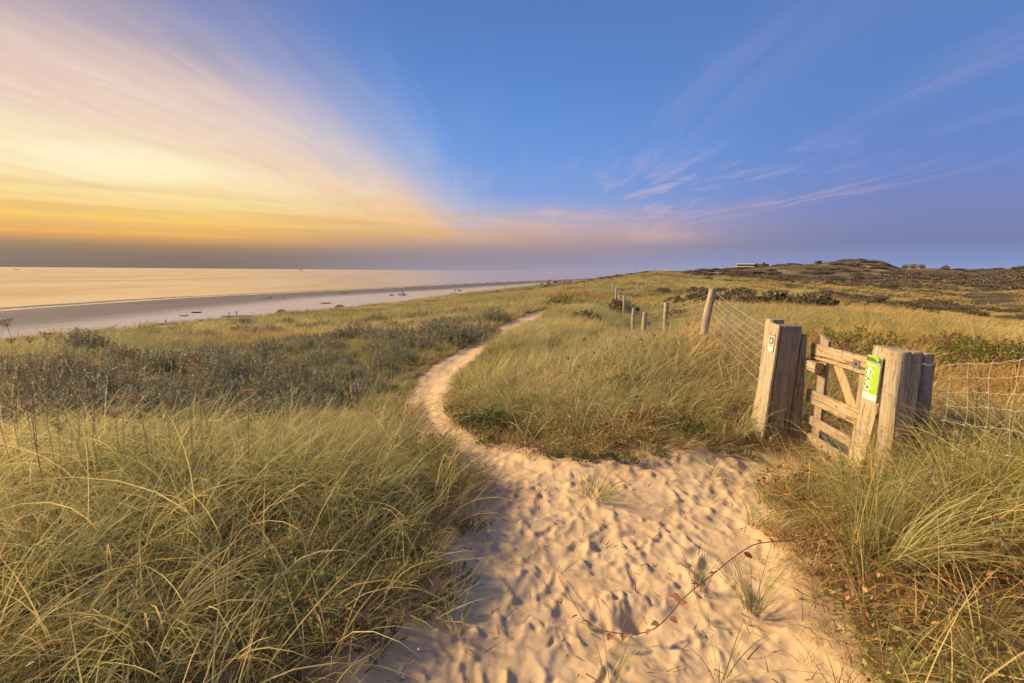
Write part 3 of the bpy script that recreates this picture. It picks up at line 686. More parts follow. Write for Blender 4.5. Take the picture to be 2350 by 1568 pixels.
def build_grass():
    grass_band('marram_straw', straw_p, 330, 1.5, 6.5, .95, margin=.10, label='pale dry marram stems tangled through the near grass')
    grass_band('edge_grass', litter_p+near_p[:3], 900, 1.4, 9, .42, margin=-.22, label='short stray grass sprigs along the ragged edge of the sand', keepf=lambda x, y, s: (s > -.1) & (rng.random(len(x)) < .55))
    plumes()
    grass_band('marram_grass', near_p, 2350, 1.35, 7.5, .98, margin=.03, hfun=hnear, keepf=near_keep, label='tall wind-bent marram grass beside the sand path')
    grass_band('dry_grass_litter', litter_p, 2600, 1.1, 8.5, 1.0, margin=-.02, label='dry fallen grass blades between the tussocks')
    grass_band('marram_grass', mid_p, 15000, 7.5, 30, .95, margin=.08, hfun=lambda x, y, s: (.85+.3*fbm(x/2.3, y/2.3, 403, 3))*(.42+.58*smooth(-s, 0, .9))*(1-.35*smooth(-x, 1.0, 2.5)*(1-smooth(y, 13, 18))), label='marram grass covering the nearer dune slopes')
    grass_band('marram_grass', far_p, 16000, 29, 130, 1.0, margin=.2, hfun=lambda x, y, s: .95+.3*fbm(x/5, y/5, 405, 2), label='grass covering the middle dunes')
    grass_band('marram_grass', vfar_p, 9000, 125, 330, .9, margin=.3, label='grass on the far dunes', keepf=lambda x, y, s: fbm(x/30, y/30, 407, 3) > -.15)

# ------------------------------------------------------------------ weathered wood
def mat_wood(name, c1, c2, grey, gamt=.5, axis=2, moss=0.0):
    m, t, b = mat(name); g = t.nodes.new('ShaderNodeTexCoord'); o = S(t, g.outputs['Object'])
    oi = t.nodes.new('ShaderNodeObjectInfo'); rnd = S(t, oi.outputs['Random'])
    x, y, z = sep(t, o); k = [1.0, 1.0, 1.0]; k[axis] = .07
    q = xyz(t, x*k[0]+rnd*9, y*k[1]+rnd*5, z*k[2])
    n1 = noise(t, q, 26, 6, .65, .5); n2 = noise(t, q, 90, 4, .7); n3 = noise(t, o, 2.2, 4, .6); n4 = noise(t, q, 12, 3, .6, 1.2); n5 = noise(t, o, 16, 4, .7)
    c = mix(t, n1.ss(.32, .68), c1, c2); c = mix(t, n3.ss(.38, .62)*gamt, c, grey)
    c = mix(t, n2.ss(.54, .68)*.75, c, tuple(v*.35 for v in c1)); c = mix(t, n4.ss(.60, .66)*.8, c, tuple(v*.25 for v in c1))
    c = mix(t, n5.ss(.54, .68)*.6, c, tuple(v*.45 for v in grey))
    if moss: c = mix(t, noise(t, o, 11, 5, .7).ss(.55, .7)*moss, c, (.22, .17, .04))
    t.links.new(c.k, b.inputs['Base Color']); b.inputs['Roughness'].default_value = .85; b.inputs['Specular IOR Level'].default_value = .2
    bn = t.nodes.new('ShaderNodeBump'); bn.inputs['Strength'].default_value = 1.0; bn.inputs['Distance'].default_value = .010
    t.links.new((n1+n2*.4+n4*.6).k, bn.inputs['Height']); t.links.new(bn.outputs[0], b.inputs['Normal']); return m
W_POST = mat_wood('weathered_oak', (.34, .265, .16), (.58, .48, .31), (.42, .375, .30), .65)
W_GREY_SHADE = mat_wood('shaded_grey_oak', (.19, .16, .13), (.31, .275, .23), (.25, .23, .20), .65)  # darker oak: shade of the broad gatepost face is put into its colour
W_RAIL = mat_wood('gate_oak', (.34, .25, .145), (.56, .44, .27), (.33, .27, .21), .5, 1, .25)
W_STILE = mat_wood('gate_oak_upright', (.31, .24, .145), (.50, .40, .255), (.33, .27, .21), .5, 2)
W_BRACE = mat_wood('gate_oak_brace', (.40, .27, .13), (.60, .44, .22), (.42, .36, .25), .3, 2, .5)
W_SQ = mat_wood('square_oak', (.36, .28, .19), (.56, .46, .33), (.46, .38, .28), .6)
M_IRON = flat('dark_iron', (.05, .045, .04), .55, .6, .3, 60)
M_RUST = flat('rusty_iron', (.20, .085, .04), .8, .2, .4, 90)
M_ZINC = flat('zinc', (.42, .42, .43), .45, .8, .2, 60)
M_WIRE = flat('galvanised_wire', (.52, .48, .41), .5, .35, .25, 40)
M_BLUE = flat('blue_joiner', (.25, .33, .50), .5, .3, .15, 60)
M_GREEN = flat('sign_green', (.31, .54, .03), .45, 0, .02, 10); M_WHITE = flat('sign_white', (.72, .72, .68), .45, 0, .02, 10)
M_BLACK = flat('sign_black', (.02, .02, .02), .5, 0, .1, 10); M_BLUEP = flat('sign_blue', (.06, .20, .62), .5, 0, .02, 10)
M_OLIVE = flat('sign_dark_green', (.12, .18, .02), .5, 0, .5, 160); M_PLAQ = flat('plaque_cream', (.70, .66, .56), .5, 0, .05, 30); M_PGREY = flat('plaque_grey', (.16, .15, .13), .5, 0, .1, 30)

def beam(name, bot, top, mat_, parent=None, nz=22, ns=5, amp=.004, bev=.012, seed=0, crack=None):
    """a hewn timber: loft between two corner quads (listed round the section), edges eased, faces a little uneven"""
    bot = [Vector(p) for p in bot]; top = [Vector(p) for p in top]; V = []; F = []
    ringn = 4*ns; ts = [0]+[i/nz for i in range(nz+1)]+[1]
    for j, t in enumerate(ts):
        q = [bot[i].lerp(top[i], t) for i in range(4)]; c = (q[0]+q[1]+q[2]+q[3])/4
        inset = bev if j in (0, len(ts)-1) else 0
        for i in range(4):
            a, b_ = q[i], q[(i+1) % 4]
            for k in range(ns):
                s = k/ns; p = a.lerp(b_, s); d = (p-c)
                w = 1.0-(bev*1.2/max(d.length, .01) if k == 0 else 0)-(inset/max(d.length, .01))
                n = mnoise.noise(Vector((p.x*9+seed*3.1, p.y*9, p.z*2.5)))*amp*1.6+mnoise.noise(Vector((p.x*35+seed, p.y*35, p.z*6)))*amp*.7
                V.append(c+d*(w+n/max(d.length, .01)) + (Vector((0, 0, 1))*mnoise.noise(p*12+Vector((seed, 0, 0)))*.006 if j >= len(ts)-2 else Vector()))
    J = len(ts)
    for j in range(J-1):
        for k in range(ringn): F.append((j*ringn+k, j*ringn+(k+1) % ringn, (j+1)*ringn+(k+1) % ringn, (j+1)*ringn+k))
    V.append(sum((V[(J-1)*ringn+k] for k in range(ringn)), Vector())/ringn); ct = len(V)-1
    for k in range(ringn): F.append(((J-1)*ringn+k, (J-1)*ringn+(k+1) % ringn, ct))
    V.append(sum((V[k] for k in range(ringn)), Vector())/ringn); cb = len(V)-1
    for k in range(ringn): F.append(((k+1) % ringn, k, cb))
    return link(name, mesh_np(name, V, F, mat_), parent)
def quad(x0, x1, y0, y1, z, dx=0, dy=0):
    return [(x0+dx, y0+dy, z), (x1+dx, y0+dy, z), (x1+dx, y1+dy, z), (x0+dx, y1+dy, z)]
def logpost(name, b, t, r, mat_, parent=None, n=20, nz=16, seed=0, taper=.95, cracks=(), bev=.1, wob=.05):
    b, t = Vector(b), Vector(t); V = []; F = []; ax = (t-b).normalized(); a = Vector((1, 0, 0)); a = (a-ax*a.dot(ax)).normalized(); c = ax.cross(a)
    ts = [i/nz for i in range(nz+1)]+[1.0]
    for j, s in enumerate(ts):
        p = b.lerp(t, s)+Vector((mnoise.noise(Vector((s*2.2, seed, 0))), mnoise.noise(Vector((0, s*2.2, seed))), 0))*r*wob*2
        rr = r*(1+(taper-1)*s)*(1-bev if j == len(ts)-1 else 1)
        for k in range(n):
            w = 2*math.pi*k/n; e = 1+mnoise.noise(Vector((math.cos(w)*1.5, math.sin(w)*1.5, s*2+seed*7)))*.10+mnoise.noise(Vector((math.cos(w)*6, math.sin(w)*6, s*3+seed)))*.03
            for cw, cwid, cd, s0, s1 in cracks:
                d = abs((w-cw+math.pi) % (2*math.pi)-math.pi)
                if s0 <= s <= s1: e -= cd*max(0, 1-d/cwid)
            V.append(p+(a*math.cos(w)+c*math.sin(w))*rr*e+(ax*.008 if j == len(ts)-1 else Vector()))
    J = len(ts)
    for j in range(J-1):
        for k in range(n): F.append((j*n+k, j*n+(k+1) % n, (j+1)*n+(k+1) % n, (j+1)*n+k))
    V.append(t+ax*.012); ct = len(V)-1
    for k in range(n): F.append(((J-1)*n+k, (J-1)*n+(k+1) % n, ct))
    return link(name, mesh_np(name, V, F, mat_), parent)

# ------------------------------------------------------------------ left gatepost
g0 = gz(3.2, 5.5)
lp = empty('gatepost', (3.2, 5.5, g0), label='big split grey oak gatepost left of the gate, with a small walking route plaque', cat='gatepost')
def rel(q, o): return [(p[0]-o[0], p[1]-o[1], p[2]-o[2]) for p in q]
LO = (3.2, 5.5, g0)
beam('post_beam', rel([(2.945, 5.40, -.15), (3.205, 5.40, -.15), (3.215, 5.66, -.15), (2.96, 5.66, -.15)], LO), rel([(3.03, 5.40, 1.41), (3.272, 5.40, 1.405), (3.275, 5.62, 1.41), (3.035, 5.62, 1.415)], LO), W_GREY_SHADE, lp, seed=1)
beam('post_beam', rel([(3.215, 5.42, -.15), (3.40, 5.42, -.15), (3.40, 5.64, -.15), (3.222, 5.64, -.15)], LO), rel([(3.279, 5.42, 1.31), (3.345, 5.42, 1.305), (3.35, 5.62, 1.31), (3.283, 5.62, 1.31)], LO), W_GREY_SHADE, lp, seed=2)
beam('post_beam', rel([(2.965, 5.665, -.15), (3.20, 5.665, -.15), (3.20, 5.80, -.15), (2.97, 5.80, -.15)], LO), rel([(3.02, 5.63, 1.46), (3.20, 5.63, 1.455), (3.20, 5.77, 1.46), (3.02, 5.77, 1.465)], LO), W_POST, lp, seed=3)
beam('facing_board', rel([(2.905, 5.405, -.15), (2.941, 5.405, -.15), (2.956, 5.79, -.15), (2.925, 5.79, -.15)], LO), rel([(3.000, 5.403, 1.415), (3.026, 5.403, 1.41), (3.022, 5.62, 1.43), (3.005, 5.62, 1.43)], LO), W_POST, lp, seed=4, bev=.003, amp=.002)
# carved scar low on the broad face
s_ = MB(); s_.tube([(-.20, -.108, .10), (-.13, -.118, .15), (-.06, -.108, .20)], .022, 6, .008); s_.build('split_knot', W_GREY_SHADE, lp, True)
# plaque
pq = empty('route_plaque', (2.985, 5.50, 1.20), label='small cream walking route plaque with a dark triangle panel, nailed to the left gatepost', cat='sign')
pq.rotation_euler = (0, R(3.4), 0)
def pbox(nm, m_, y0, y1, z0, z1, d, par, x0=-.004):
    b_ = MB(); b_.box((x0-d/2, (y0+y1)/2, (z0+z1)/2), (d, y1-y0, z1-z0)); return b_.build(nm, m_, par)
pbox('plate', M_PLAQ, -.055, .055, -.10, .085, .003, pq); pbox('panel', M_PGREY, -.044, .044, -.010, .070, .002, pq, -.0075)
b_ = MB(); b_.add([(-.0110, -.026, .012), (-.0110, .026, .012), (-.0110, 0, .056)], [(0, 1, 2)]); b_.build('triangle', M_WHITE, pq)
for z_ in (-.025, -.036): pbox('text_line', M_BLACK, -.036, .036, z_-.003, z_+.003, .001, pq, -.0072)
b_ = MB()
for yy in (-.05, .05): b_.box((-.006, yy, .10), (.004, .006, .03))
b_.box((-.006, 0, .088), (.004, .10, .006)); b_.build('bracket', M_IRON, pq)
for yy, z_ in ((-.045, -.09), (.045, -.09)): b_ = MB(); b_.tube([(-.012, yy, z_), (-.003, yy, z_)], .005, 8); b_.build('screw', M_IRON, pq)

# ------------------------------------------------------------------ the gate: frame with Y pointing towards the camera end
GA = Vector((3.425, 5.44, gz(3.4, 5.0))); GB = Vector((3.335, 4.44, GA.z)); gu = (GA-GB).normalized()
gate = empty('wooden_gate', (GB.x, GB.y, GB.z), math.atan2(-gu.x, gu.y), label='low weathered oak gate of four rails and a diagonal brace between the two gateposts', cat='gate')
L_ = (GA-GB).length                                   # local: x = away from the path, y = along the gate to the left post, z up
gz0 = -GB.z
def rail(z0, z1, y0=.0, y1=L_, t0=0.0, t1=0.0, nm='rail'):
    return beam(nm, [(-.018, y0, gz0+z0+t0), (.018, y0, gz0+z0+t0), (.018, y0, gz0+z1+t0), (-.018, y0, gz0+z1+t0)], [(-.018, y1, gz0+z0+t1), (.018, y1, gz0+z0+t1), (.018, y1, gz0+z1+t1), (-.018, y1, gz0+z1+t1)], W_RAIL, gate, nz=16, ns=3, amp=.003, bev=.004, seed=int(z0*100))
rail(1.055, 1.225, t1=-.01); rail(.53, .685, t0=.02, t1=.0); rail(.295, .395, t0=.01); rail(.075, .19, t0=.02)
beam('stile', [(.0215, .75, gz0+.02), (.0615, .75, gz0+.02), (.0615, .94, gz0+.02), (.0215, .94, gz0+.02)], [(.0215, .755, gz0+1.27), (.0615, .755, gz0+1.27), (.0615, .93, gz0+1.33), (.0215, .93, gz0+1.33)], W_STILE, gate, seed=11, amp=.003, bev=.005)
beam('stile', [(.0215, .03, gz0+.02), (.0615, .03, gz0+.02), (.0615, .17, gz0+.02), (.0215, .17, gz0+.02)], [(.0215, .03, gz0+1.22), (.0615, .03, gz0+1.22), (.0615, .17, gz0+1.22), (.0215, .17, gz0+1.22)], W_STILE, gate, seed=12, amp=.003, bev=.005)
beam('brace', [(.0195, .055, gz0+.60), (.0565, .055, gz0+.60), (.0565, .235, gz0+.60), (.0195, .235, gz0+.60)], [(.0195, .50, gz0+1.10), (.0565, .50, gz0+1.10), (.0565, .66, gz0+1.10), (.0195, .66, gz0+1.10)], W_BRACE, gate, seed=13, amp=.004, bev=.005)
beam('hinge_block', [(-.11, .71, gz0+.925), (-.022, .71, gz0+.925), (-.022, .71, gz0+1.035), (-.11, .71, gz0+1.035)], [(-.10, L_+.02, gz0+.925), (-.022, L_+.02, gz0+.925), (-.022, L_+.02, gz0+1.035), (-.10, L_+.02, gz0+1.035)], W_RAIL, gate, nz=6, ns=3, amp=.002, bev=.004, seed=14)
def bolt(y, z, m_=M_RUST, x=-.018, r=.010):
    b_ = MB(); b_.tube([(x-.008, y, gz0+z), (x-.002, y, gz0+z)], r*.55, 10, r); b_.build('bolt', m_, gate, True)
for y, z in ((.965, 1.18), (.965, 1.09), (.83, 1.165), (.78, 1.155), (.78, 1.085), (.86, .625), (.965, .575), (.40, .64), (.90, .335), (.93, .12)): bolt(y, z)
for y, z in ((.84, .985), (.88, 1.005), (.90, .96), (.94, .99), (.84, .945)): bolt(y, z, M_ZINC, -.106, .007)
b_ = MB(); b_.box((-.022, .155, gz0+1.135), (.004, .11, .085)); b_.build('latch_plate', M_PGREY, gate); bolt(.155, 1.135, M_IRON, -.024, .014)
for z in (.98, .62): b_ = MB(); b_.box((.03, L_+.03, gz0+z), (.02, .06, .10)); b_.build('hinge', M_IRON, gate)

# ------------------------------------------------------------------ leaning post with the green sign
q0 = gz(3.35, 4.4)
ln = empty('sign_post', (3.33, 4.38, q0), label='leaning pale oak post at the free end of the gate, carrying the green sign', cat='post')
LQ = (3.33, 4.38, q0)
beam('timber', rel([(3.20, 4.31, -.12), (3.33, 4.25, -.12), (3.42, 4.42, -.12), (3.235, 4.51, -.12)], LQ), rel([(3.345, 4.22, 1.34), (3.45, 4.22, 1.335), (3.48, 4.42, 1.34), (3.355, 4.46, 1.345)], LQ), W_POST, ln, seed=21, amp=.006, bev=.015)
beam('timber', rel([(3.27, 4.18, -.12), (3.40, 4.16, -.12), (3.42, 4.29, -.12), (3.345, 4.30, -.12)], LQ), rel([(3.375, 4.19, .92), (3.42, 4.17, .92), (3.44, 4.25, .92), (3.40, 4.27, .93)], LQ), W_POST, ln, seed=22, amp=.006, bev=.01)
# green sign: local x = sideways (towards the camera end), y = up, z = outwards
TL = Vector(at(1995.5, 813.5, 4.435)); TR = Vector(at(2027, 823, 4.235)); BL = Vector(at(1977, 910, 4.46)); BRr = Vector(at(2010, 924, 4.26))
ex = ((TR-TL)+(BRr-BL)).normalized(); ey = ((TL-BL)+(TR-BRr)).normalized(); ez = ex.cross(ey).normalized(); ey = ez.cross(ex).normalized()
SW = ((TR-TL).length+(BRr-BL).length)/2; SH = ((TL-BL).length+(TR-BRr).length)/2; sc_ = (TL+TR+BL+BRr)/4
sign = bpy.data.objects.new('info_sign', None); COL.objects.link(sign); sign.empty_display_size = .1
tag(sign, 'bright green grazing information sign with three white pictogram squares on the leaning post', 'sign')
Ms = Matrix((ex, ey, ez)).transposed().to_4x4(); Ms.translation = sc_+ez*.006; sign.matrix_world = Ms
def rr_poly(w, h, r, x0=0, y0=0, n=5):
    pts = []
    for cx_, cy_, a0 in ((w/2-r, h/2-r, 0), (-w/2+r, h/2-r, 90), (-w/2+r, -h/2+r, 180), (w/2-r, -h/2+r, 270)):
        for i in range(n+1): a = R(a0+90*i/n); pts.append((x0+cx_+r*math.cos(a), y0+cy_+r*math.sin(a)))
    return pts
def spoly(nm, pts, z, m_, th_=.0006, par=sign):
    b_ = MB(); b_.poly(pts, th_, Matrix.Translation((0, 0, z))); return b_.build(nm, m_, par)
def srect(nm, x0, x1, y0, y1, z, m_, par=sign): return spoly(nm, [(x0, y0), (x1, y0), (x1, y1), (x0, y1)], z, m_, par=par)
spoly('backing_board', rr_poly(SW, SH, .018), -.012, M_WHITE, .012)
hw, hh = SW/2, SH/2
srect('green_field', -hw+.001, hw-.001, -hh+.062, hh-.055, .001, M_GREEN)
spoly('photo_band', [(-hw+.001, hh-.0545), (hw-.001, hh-.0545), (hw-.001, hh-.02), (hw-.02, hh-.001), (-hw+.02, hh-.001), (-hw+.001, hh-.02)], .001, M_OLIVE)
spoly('leaf_shape', [(-hw+.004, hh-.03), (-hw+.02, hh-.004), (hw-.05, hh-.004), (hw-.03, hh-.03), (hw-.05, hh-.05), (hw-.07, hh-.03), (-.0, hh-.022), (-hw*.5, hh-.018)], .0018, M_GREEN)
srect('blue_label', .005, hw-.001, hh-.071, hh-.056, .0022, M_BLUEP)
srect('label_text', .012, hw-.010, hh-.066, hh-.062, .003, M_WHITE)
def text3(s, size, x, y, z, m_, par):
    cu_ = bpy.data.curves.new('lettering', 'FONT'); cu_.body = s; cu_.size = size; cu_.extrude = .0003; cu_.offset = .0006
    o_ = bpy.data.objects.new('lettering', cu_); COL.objects.link(o_); dg = bpy.context.evaluated_depsgraph_get()
    me = bpy.data.meshes.new_from_object(o_.evaluated_get(dg)); bpy.data.objects.remove(o_); me.materials.clear(); me.materials.append(m_)
    r_ = link('lettering', me, par); r_.location = (x, y, z); return r_
text3('Begrazing', .032, -hw+.016, hh-.094, .002, M_WHITE, sign)
for k_ in range(3):
    y1 = hh-.112-.077*k_; y0 = y1-.064; x0 = -hw+.014; x1 = x0+.078
    pc = srect('pictogram', x0, x1, y0, y1, .0018, M_WHITE)
    z_ = .0028
    srect('animal_front', x0+.002, x0+.013, y0+.004, y0+.022, z_, M_BLACK, pc)
    spoly('animal_head', [(x0+.002, y0+.040), (x0+.009, y0+.040), (x0+.016, y0+.032), (x0+.016, y0+.052), (x0+.013, y0+.062), (x0+.002, y0+.062)], z_, M_BLACK, par=pc)
    if k_ == 0:
        srect('arrow', x0+.024, x0+.050, y0+.036, y0+.039, z_, M_BLACK, pc)
        spoly('walker', [(x0+.055, y0+.004), (x0+.059, y0+.004), (x0+.064, y0+.022), (x0+.068, y0+.004), (x0+.072, y0+.004), (x0+.069, y0+.030), (x0+.070, y0+.045), (x0+.061, y0+.046), (x0+.060, y0+.030)], z_, M_BLACK, par=pc)
        spoly('walker_head', [(x0+.0655+.004*math.cos(R(60*i)), y0+.053+.004*math.sin(R(60*i))) for i in range(6)], z_, M_BLACK, par=pc)
    elif k_ == 1:
        spoly('hand', [(x0+.024, y0+.030), (x0+.036, y0+.024), (x0+.044, y0+.030), (x0+.036, y0+.036)], z_, M_BLACK, par=pc)
        spoly('food', [(x0+.040+.008*math.cos(R(60*i)), y0+.042+.008*math.sin(R(60*i))) for i in range(6)], z_, M_BLACK, par=pc)
        spoly('bowl', [(x0+.048, y0+.026), (x0+.056, y0+.018), (x0+.070, y0+.020), (x0+.074, y0+.034)], z_, M_BLACK, par=pc)
        spoly('bar', [(x0+.024, y0+.006), (x0+.027, y0+.004), (x0+.070, y0+.054), (x0+.067, y0+.056)], z_+.001, M_BLACK, par=pc)
    else:
        spoly('dog', [(x0+.030, y0+.028), (x0+.036, y0+.016), (x0+.039, y0+.017), (x0+.042, y0+.027), (x0+.054, y0+.027), (x0+.058, y0+.014), (x0+.061, y0+.014), (x0+.062, y0+.032), (x0+.071, y0+.038), (x0+.066, y0+.046), (x0+.058, y0+.040), (x0+.038, y0+.038), (x0+.026, y0+.044)], z_, M_BLACK, par=pc)
        spoly('bar', [(x0+.030, y0+.056), (x0+.033, y0+.058), (x0+.068, y0+.008), (x0+.065, y0+.006)], z_+.001, M_BLACK, par=pc)
    for j, wd in enumerate(((.034, .044, .046), (.018, .030), (.016, .038))[k_]):
        srect('text_line', x1+.008, min(x1+.008+wd, hw-.006), y1-.020-.015*j, y1-.016-.015*j, .0022, M_WHITE)
srect('divider', -.004, -.003, -hh+.008, -hh+.058, .0012, M_PGREY)
for x_, y_ in ((-hw+.018, hh-.03), (hw-.018, hh-.035)):
    b_ = MB(); b_.tube([(x_, y_, .001), (x_, y_, .009)], .008, 10, .005); b_.build('screw', M_IRON, sign, True)

# ------------------------------------------------------------------ right gatepost: a cracked round log, and the square post behind it
q1 = gz(3.52, 4.2)
rp = empty('gatepost', (3.40, 4.16, q1), label='thick round oak gatepost split by a long crack, right of the green sign', cat='gatepost')
def lrel(x, y, z): return (x-3.40, y-4.16, z-q1)
logpost('log_half', lrel(3.345, 4.09, -.15), lrel(3.332, 4.11, 1.335), .098, W_POST, rp, n=28, nz=24, seed=1.1, taper=.86, cracks=((R(-100), .16, .10, .25, .8), (R(-40), .10, .08, .0, .45)), bev=.06, wob=.06)
logpost('log_half', lrel(3.475, 4.17, -.15), lrel(3.495, 4.19, 1.325), .095, W_POST, rp, n=28, nz=24, seed=2.3, taper=.86, cracks=((R(-80), .12, .10, .0, .4), (R(-130), .12, .12, .55, 1.0)), bev=.06, wob=.06)
q2 = gz(3.88, 4.6)
sp_ = empty('square_post', (3.86, 4.6, q2), label='dark square timber post behind the round gatepost, where the wire mesh starts', cat='post')
SO = (3.86, 4.6, q2)
beam('post_beam', rel([(3.70, 4.47, -.15), (3.88, 4.47, -.15), (3.88, 4.72, -.15), (3.70, 4.72, -.15)], SO), rel([(3.72, 4.47, 1.265), (3.865, 4.47, 1.26), (3.865, 4.72, 1.265), (3.72, 4.72, 1.27)], SO), W_SQ, sp_, seed=31)
beam('post_beam', rel([(3.89, 4.48, -.15), (4.02, 4.48, -.15), (4.02, 4.70, -.15), (3.89, 4.70, -.15)], SO), rel([(3.872, 4.48, 1.255), (3.985, 4.48, 1.25), (3.985, 4.70, 1.255), (3.872, 4.70, 1.26)], SO), W_SQ, sp_, seed=32)
beam('post_beam', rel([(4.025, 4.54, -.15), (4.09, 4.54, -.15), (4.09, 4.70, -.15), (4.025, 4.70, -.15)], SO), rel([(3.992, 4.54, 1.15), (4.05, 4.54, 1.145), (4.05, 4.70, 1.15), (3.992, 4.70, 1.15)], SO), W_SQ, sp_, seed=33)

# ------------------------------------------------------------------ fence posts running away on the left of the gate
FP = [((1636, 664), 10.0, -.20, .082, 'thick leaning fence post, nearest to the gate, standing in tall grass'), ((1530, 696), 13.2, -.02, .070, 'crooked fence post, second from the gate, in tall grass'),
      ((1480, 717), 16.0, -.03, .085, 'stout pale fence post at the lowest corner of the fence'), ((1455, 707), 19.5, -.03, .075, 'upright fence post just left of the stout corner post'),
      ((1433, 679), 26.0, 0, .075, 'slim fence post, right of a close pair on the slope'), ((1422, 680), 30.0, 0, .085, 'pale fence post, left of a close pair on the slope'),
      ((1415, 662), 36.0, 0, .085, 'short pale fence post above the close pair'), ((1408, 646), 52.0, 0, .10, 'distant fence post, last of the row up the dune')]
tops = []
for i, (tp, Y, lean, r, lab) in enumerate(FP):
    t_ = Vector(at(tp[0], tp[1], Y)); zb = gz(t_.x+lean, t_.y); b_ = Vector((t_.x+lean, t_.y, zb-.2)); tops.append((t_, Vector((t_.x+lean, t_.y, zb)), r))
    o_ = logpost('fence_post', (0, 0, -.2), t_-Vector((b_.x, b_.y, zb)), r, W_POST, n=12, nz=10, seed=i*1.3, taper=.95, wob=.14, cracks=((R(-60), .5, .12, .3, 1.0),)); o_.location = (b_.x, b_.y, zb)
    tag(o_, lab, 'fence post', 'fence posts running up the dune')
FP2 = [((1486, 643), 75.0), ((1483, 644), 84.0), ((1463, 655), 62.0), ((1467, 655), 66.0), ((1477, 655), 66.0), ((1473, 634), 110.0), ((1468, 631), 130.0), ((1463, 630), 150.0)]
for i, (tp, Y) in enumerate(FP2):
    t_ = Vector(at(tp[0], tp[1], Y)); zb = gz(t_.x, t_.y); hgt = min(max(t_.z-zb, 1.0), 1.8)
    o_ = logpost('fence_post', (0, 0, -.3), (0, 0, hgt), .09, W_POST, n=8, nz=3, seed=i, wob=.05); o_.location = (t_.x, t_.y, zb)
    tag(o_, ['tallest post of the far second row, before the dark hummock', 'post close behind the tallest one of the far second row', 'left of three low posts clustered in the grass', 'middle one of three low posts clustered in the grass', 'right of three low posts clustered in the grass', 'tiny post on the skyline, right one of three', 'tiny post on the skyline, middle one of three', 'tiny post on the skyline, left one of three'][i], 'fence post', 'far fence posts in a second row')

# wires
def wire_pts(a, b_, sag, n, wig=.004, seed=0):
    out = []
    for i in range(n+1):
        s = i/n; p = a.lerp(b_, s); p.z -= sag*4*s*(1-s)
        p.z += wig*math.sin(i*2.1+seed)*(1 if 0 < i < n else 0); p.x += wig*.6*math.cos(i*1.7+seed); out.append(p)
    return out
wf = empty('wire_fence', tops[0][1], label='sagging wire strands strung along the wooden fence posts left of the gate', cat='wire fence')
def wpart(nm, pts, r, m_=M_WIRE, par=wf, n=5):
    b_ = MB(); o3 = par.location; b_.tube([p-o3 for p in pts], r, n, cap=False); return b_.build(nm, m_, par, True)
gp = Vector((2.99, 5.66, 0))
hs = [0, .115, .20, .285, .37, .485, .63]
for k_, h_ in enumerate(hs):
    a = tops[0][0]-Vector((-.06, 0, .06+h_*1.15)); a.x += -.20*(h_/1.3); b_ = Vector((gp.x+.02-.05*h_, gp.y, 1.36-h_*1.05))
    wpart('wire', wire_pts(a, b_, .035, 40, .0035, k_), .0042 if k_ == 0 else .0030)
    p = a.lerp(b_, .40); p.z -= .035*4*.4*.6
    wpart('wire_joiner', [p+Vector((-.03, .03, .003)), p, p+Vector((.03, -.03, -.003))], .010, M_BLUE, wf, 6)
for s in (.2, .4, .6, .8, .95):
    a = tops[0][0].lerp(Vector((3.0, 5.66, 1.42)), s); wpart('stay_wire', [a-Vector((0, 0, .08)), a-Vector((.03, 0, .45)), a-Vector((.05, 0, .85))], .0013)
for i in range(7):
    (ta, ba, ra), (tb, bb, rb) = tops[i], tops[i+1]; rw = .0025+.0001*ta.y
    for k_ in range(7):
        f = k_/6; a = ta.lerp(ba, .05+f*.62)-Vector((0, ra, 0)); b_ = tb.lerp(bb, .05+f*.62)-Vector((0, rb, 0))
        wpart('wire', wire_pts(a, b_, .04, 14, .004, k_), rw, n=4)
# mesh on the right, coming towards the viewer
wm_ = empty('wire_mesh_fence', (3.9, 4.4, gz(3.9, 4.4)), label='galvanised square wire mesh fence right of the gateposts, bleached pale', cat='wire fence')
MA, MZ = Vector((3.80, 4.47, 0)), Vector((3.15, 2.35, 0)); MLEN = (MZ-MA).length
def mesh_at(s, h):                                    # s = metres along from the post, h = height in the netting
    p = MA.lerp(MZ, s/MLEN); t = s/1.45
    p.z = .31+.30*t+h+.006*math.sin(s*9+h*9)-.025*math.sin(min(t, 1)*3.1)*h; p.x += .008*math.sin(h*8+s*5); p.y += .010*math.sin(h*6+s*3); return p
hz = [.85, .736, .62, .505, .361, .178, .0]
for k_, h_ in enumerate(hz):
    wpart('line_wire', [mesh_at(-.06+i*.03, h_+.005*math.sin(i*1.35+k_)) for i in range(76)], .0024 if k_ else .003, par=wm_)
for k_ in range(9):
    s = .03+.262*k_; wpart('stay_wire', [mesh_at(s+.010*math.sin(j*.8+k_)+.02*(j/17), .855-j*.0625) for j in range(15)], .0022, par=wm_)
    for h_ in hz: wpart('wire_knot', [mesh_at(s-.008, h_+.004), mesh_at(s+.008, h_-.004)], .0055, par=wm_)

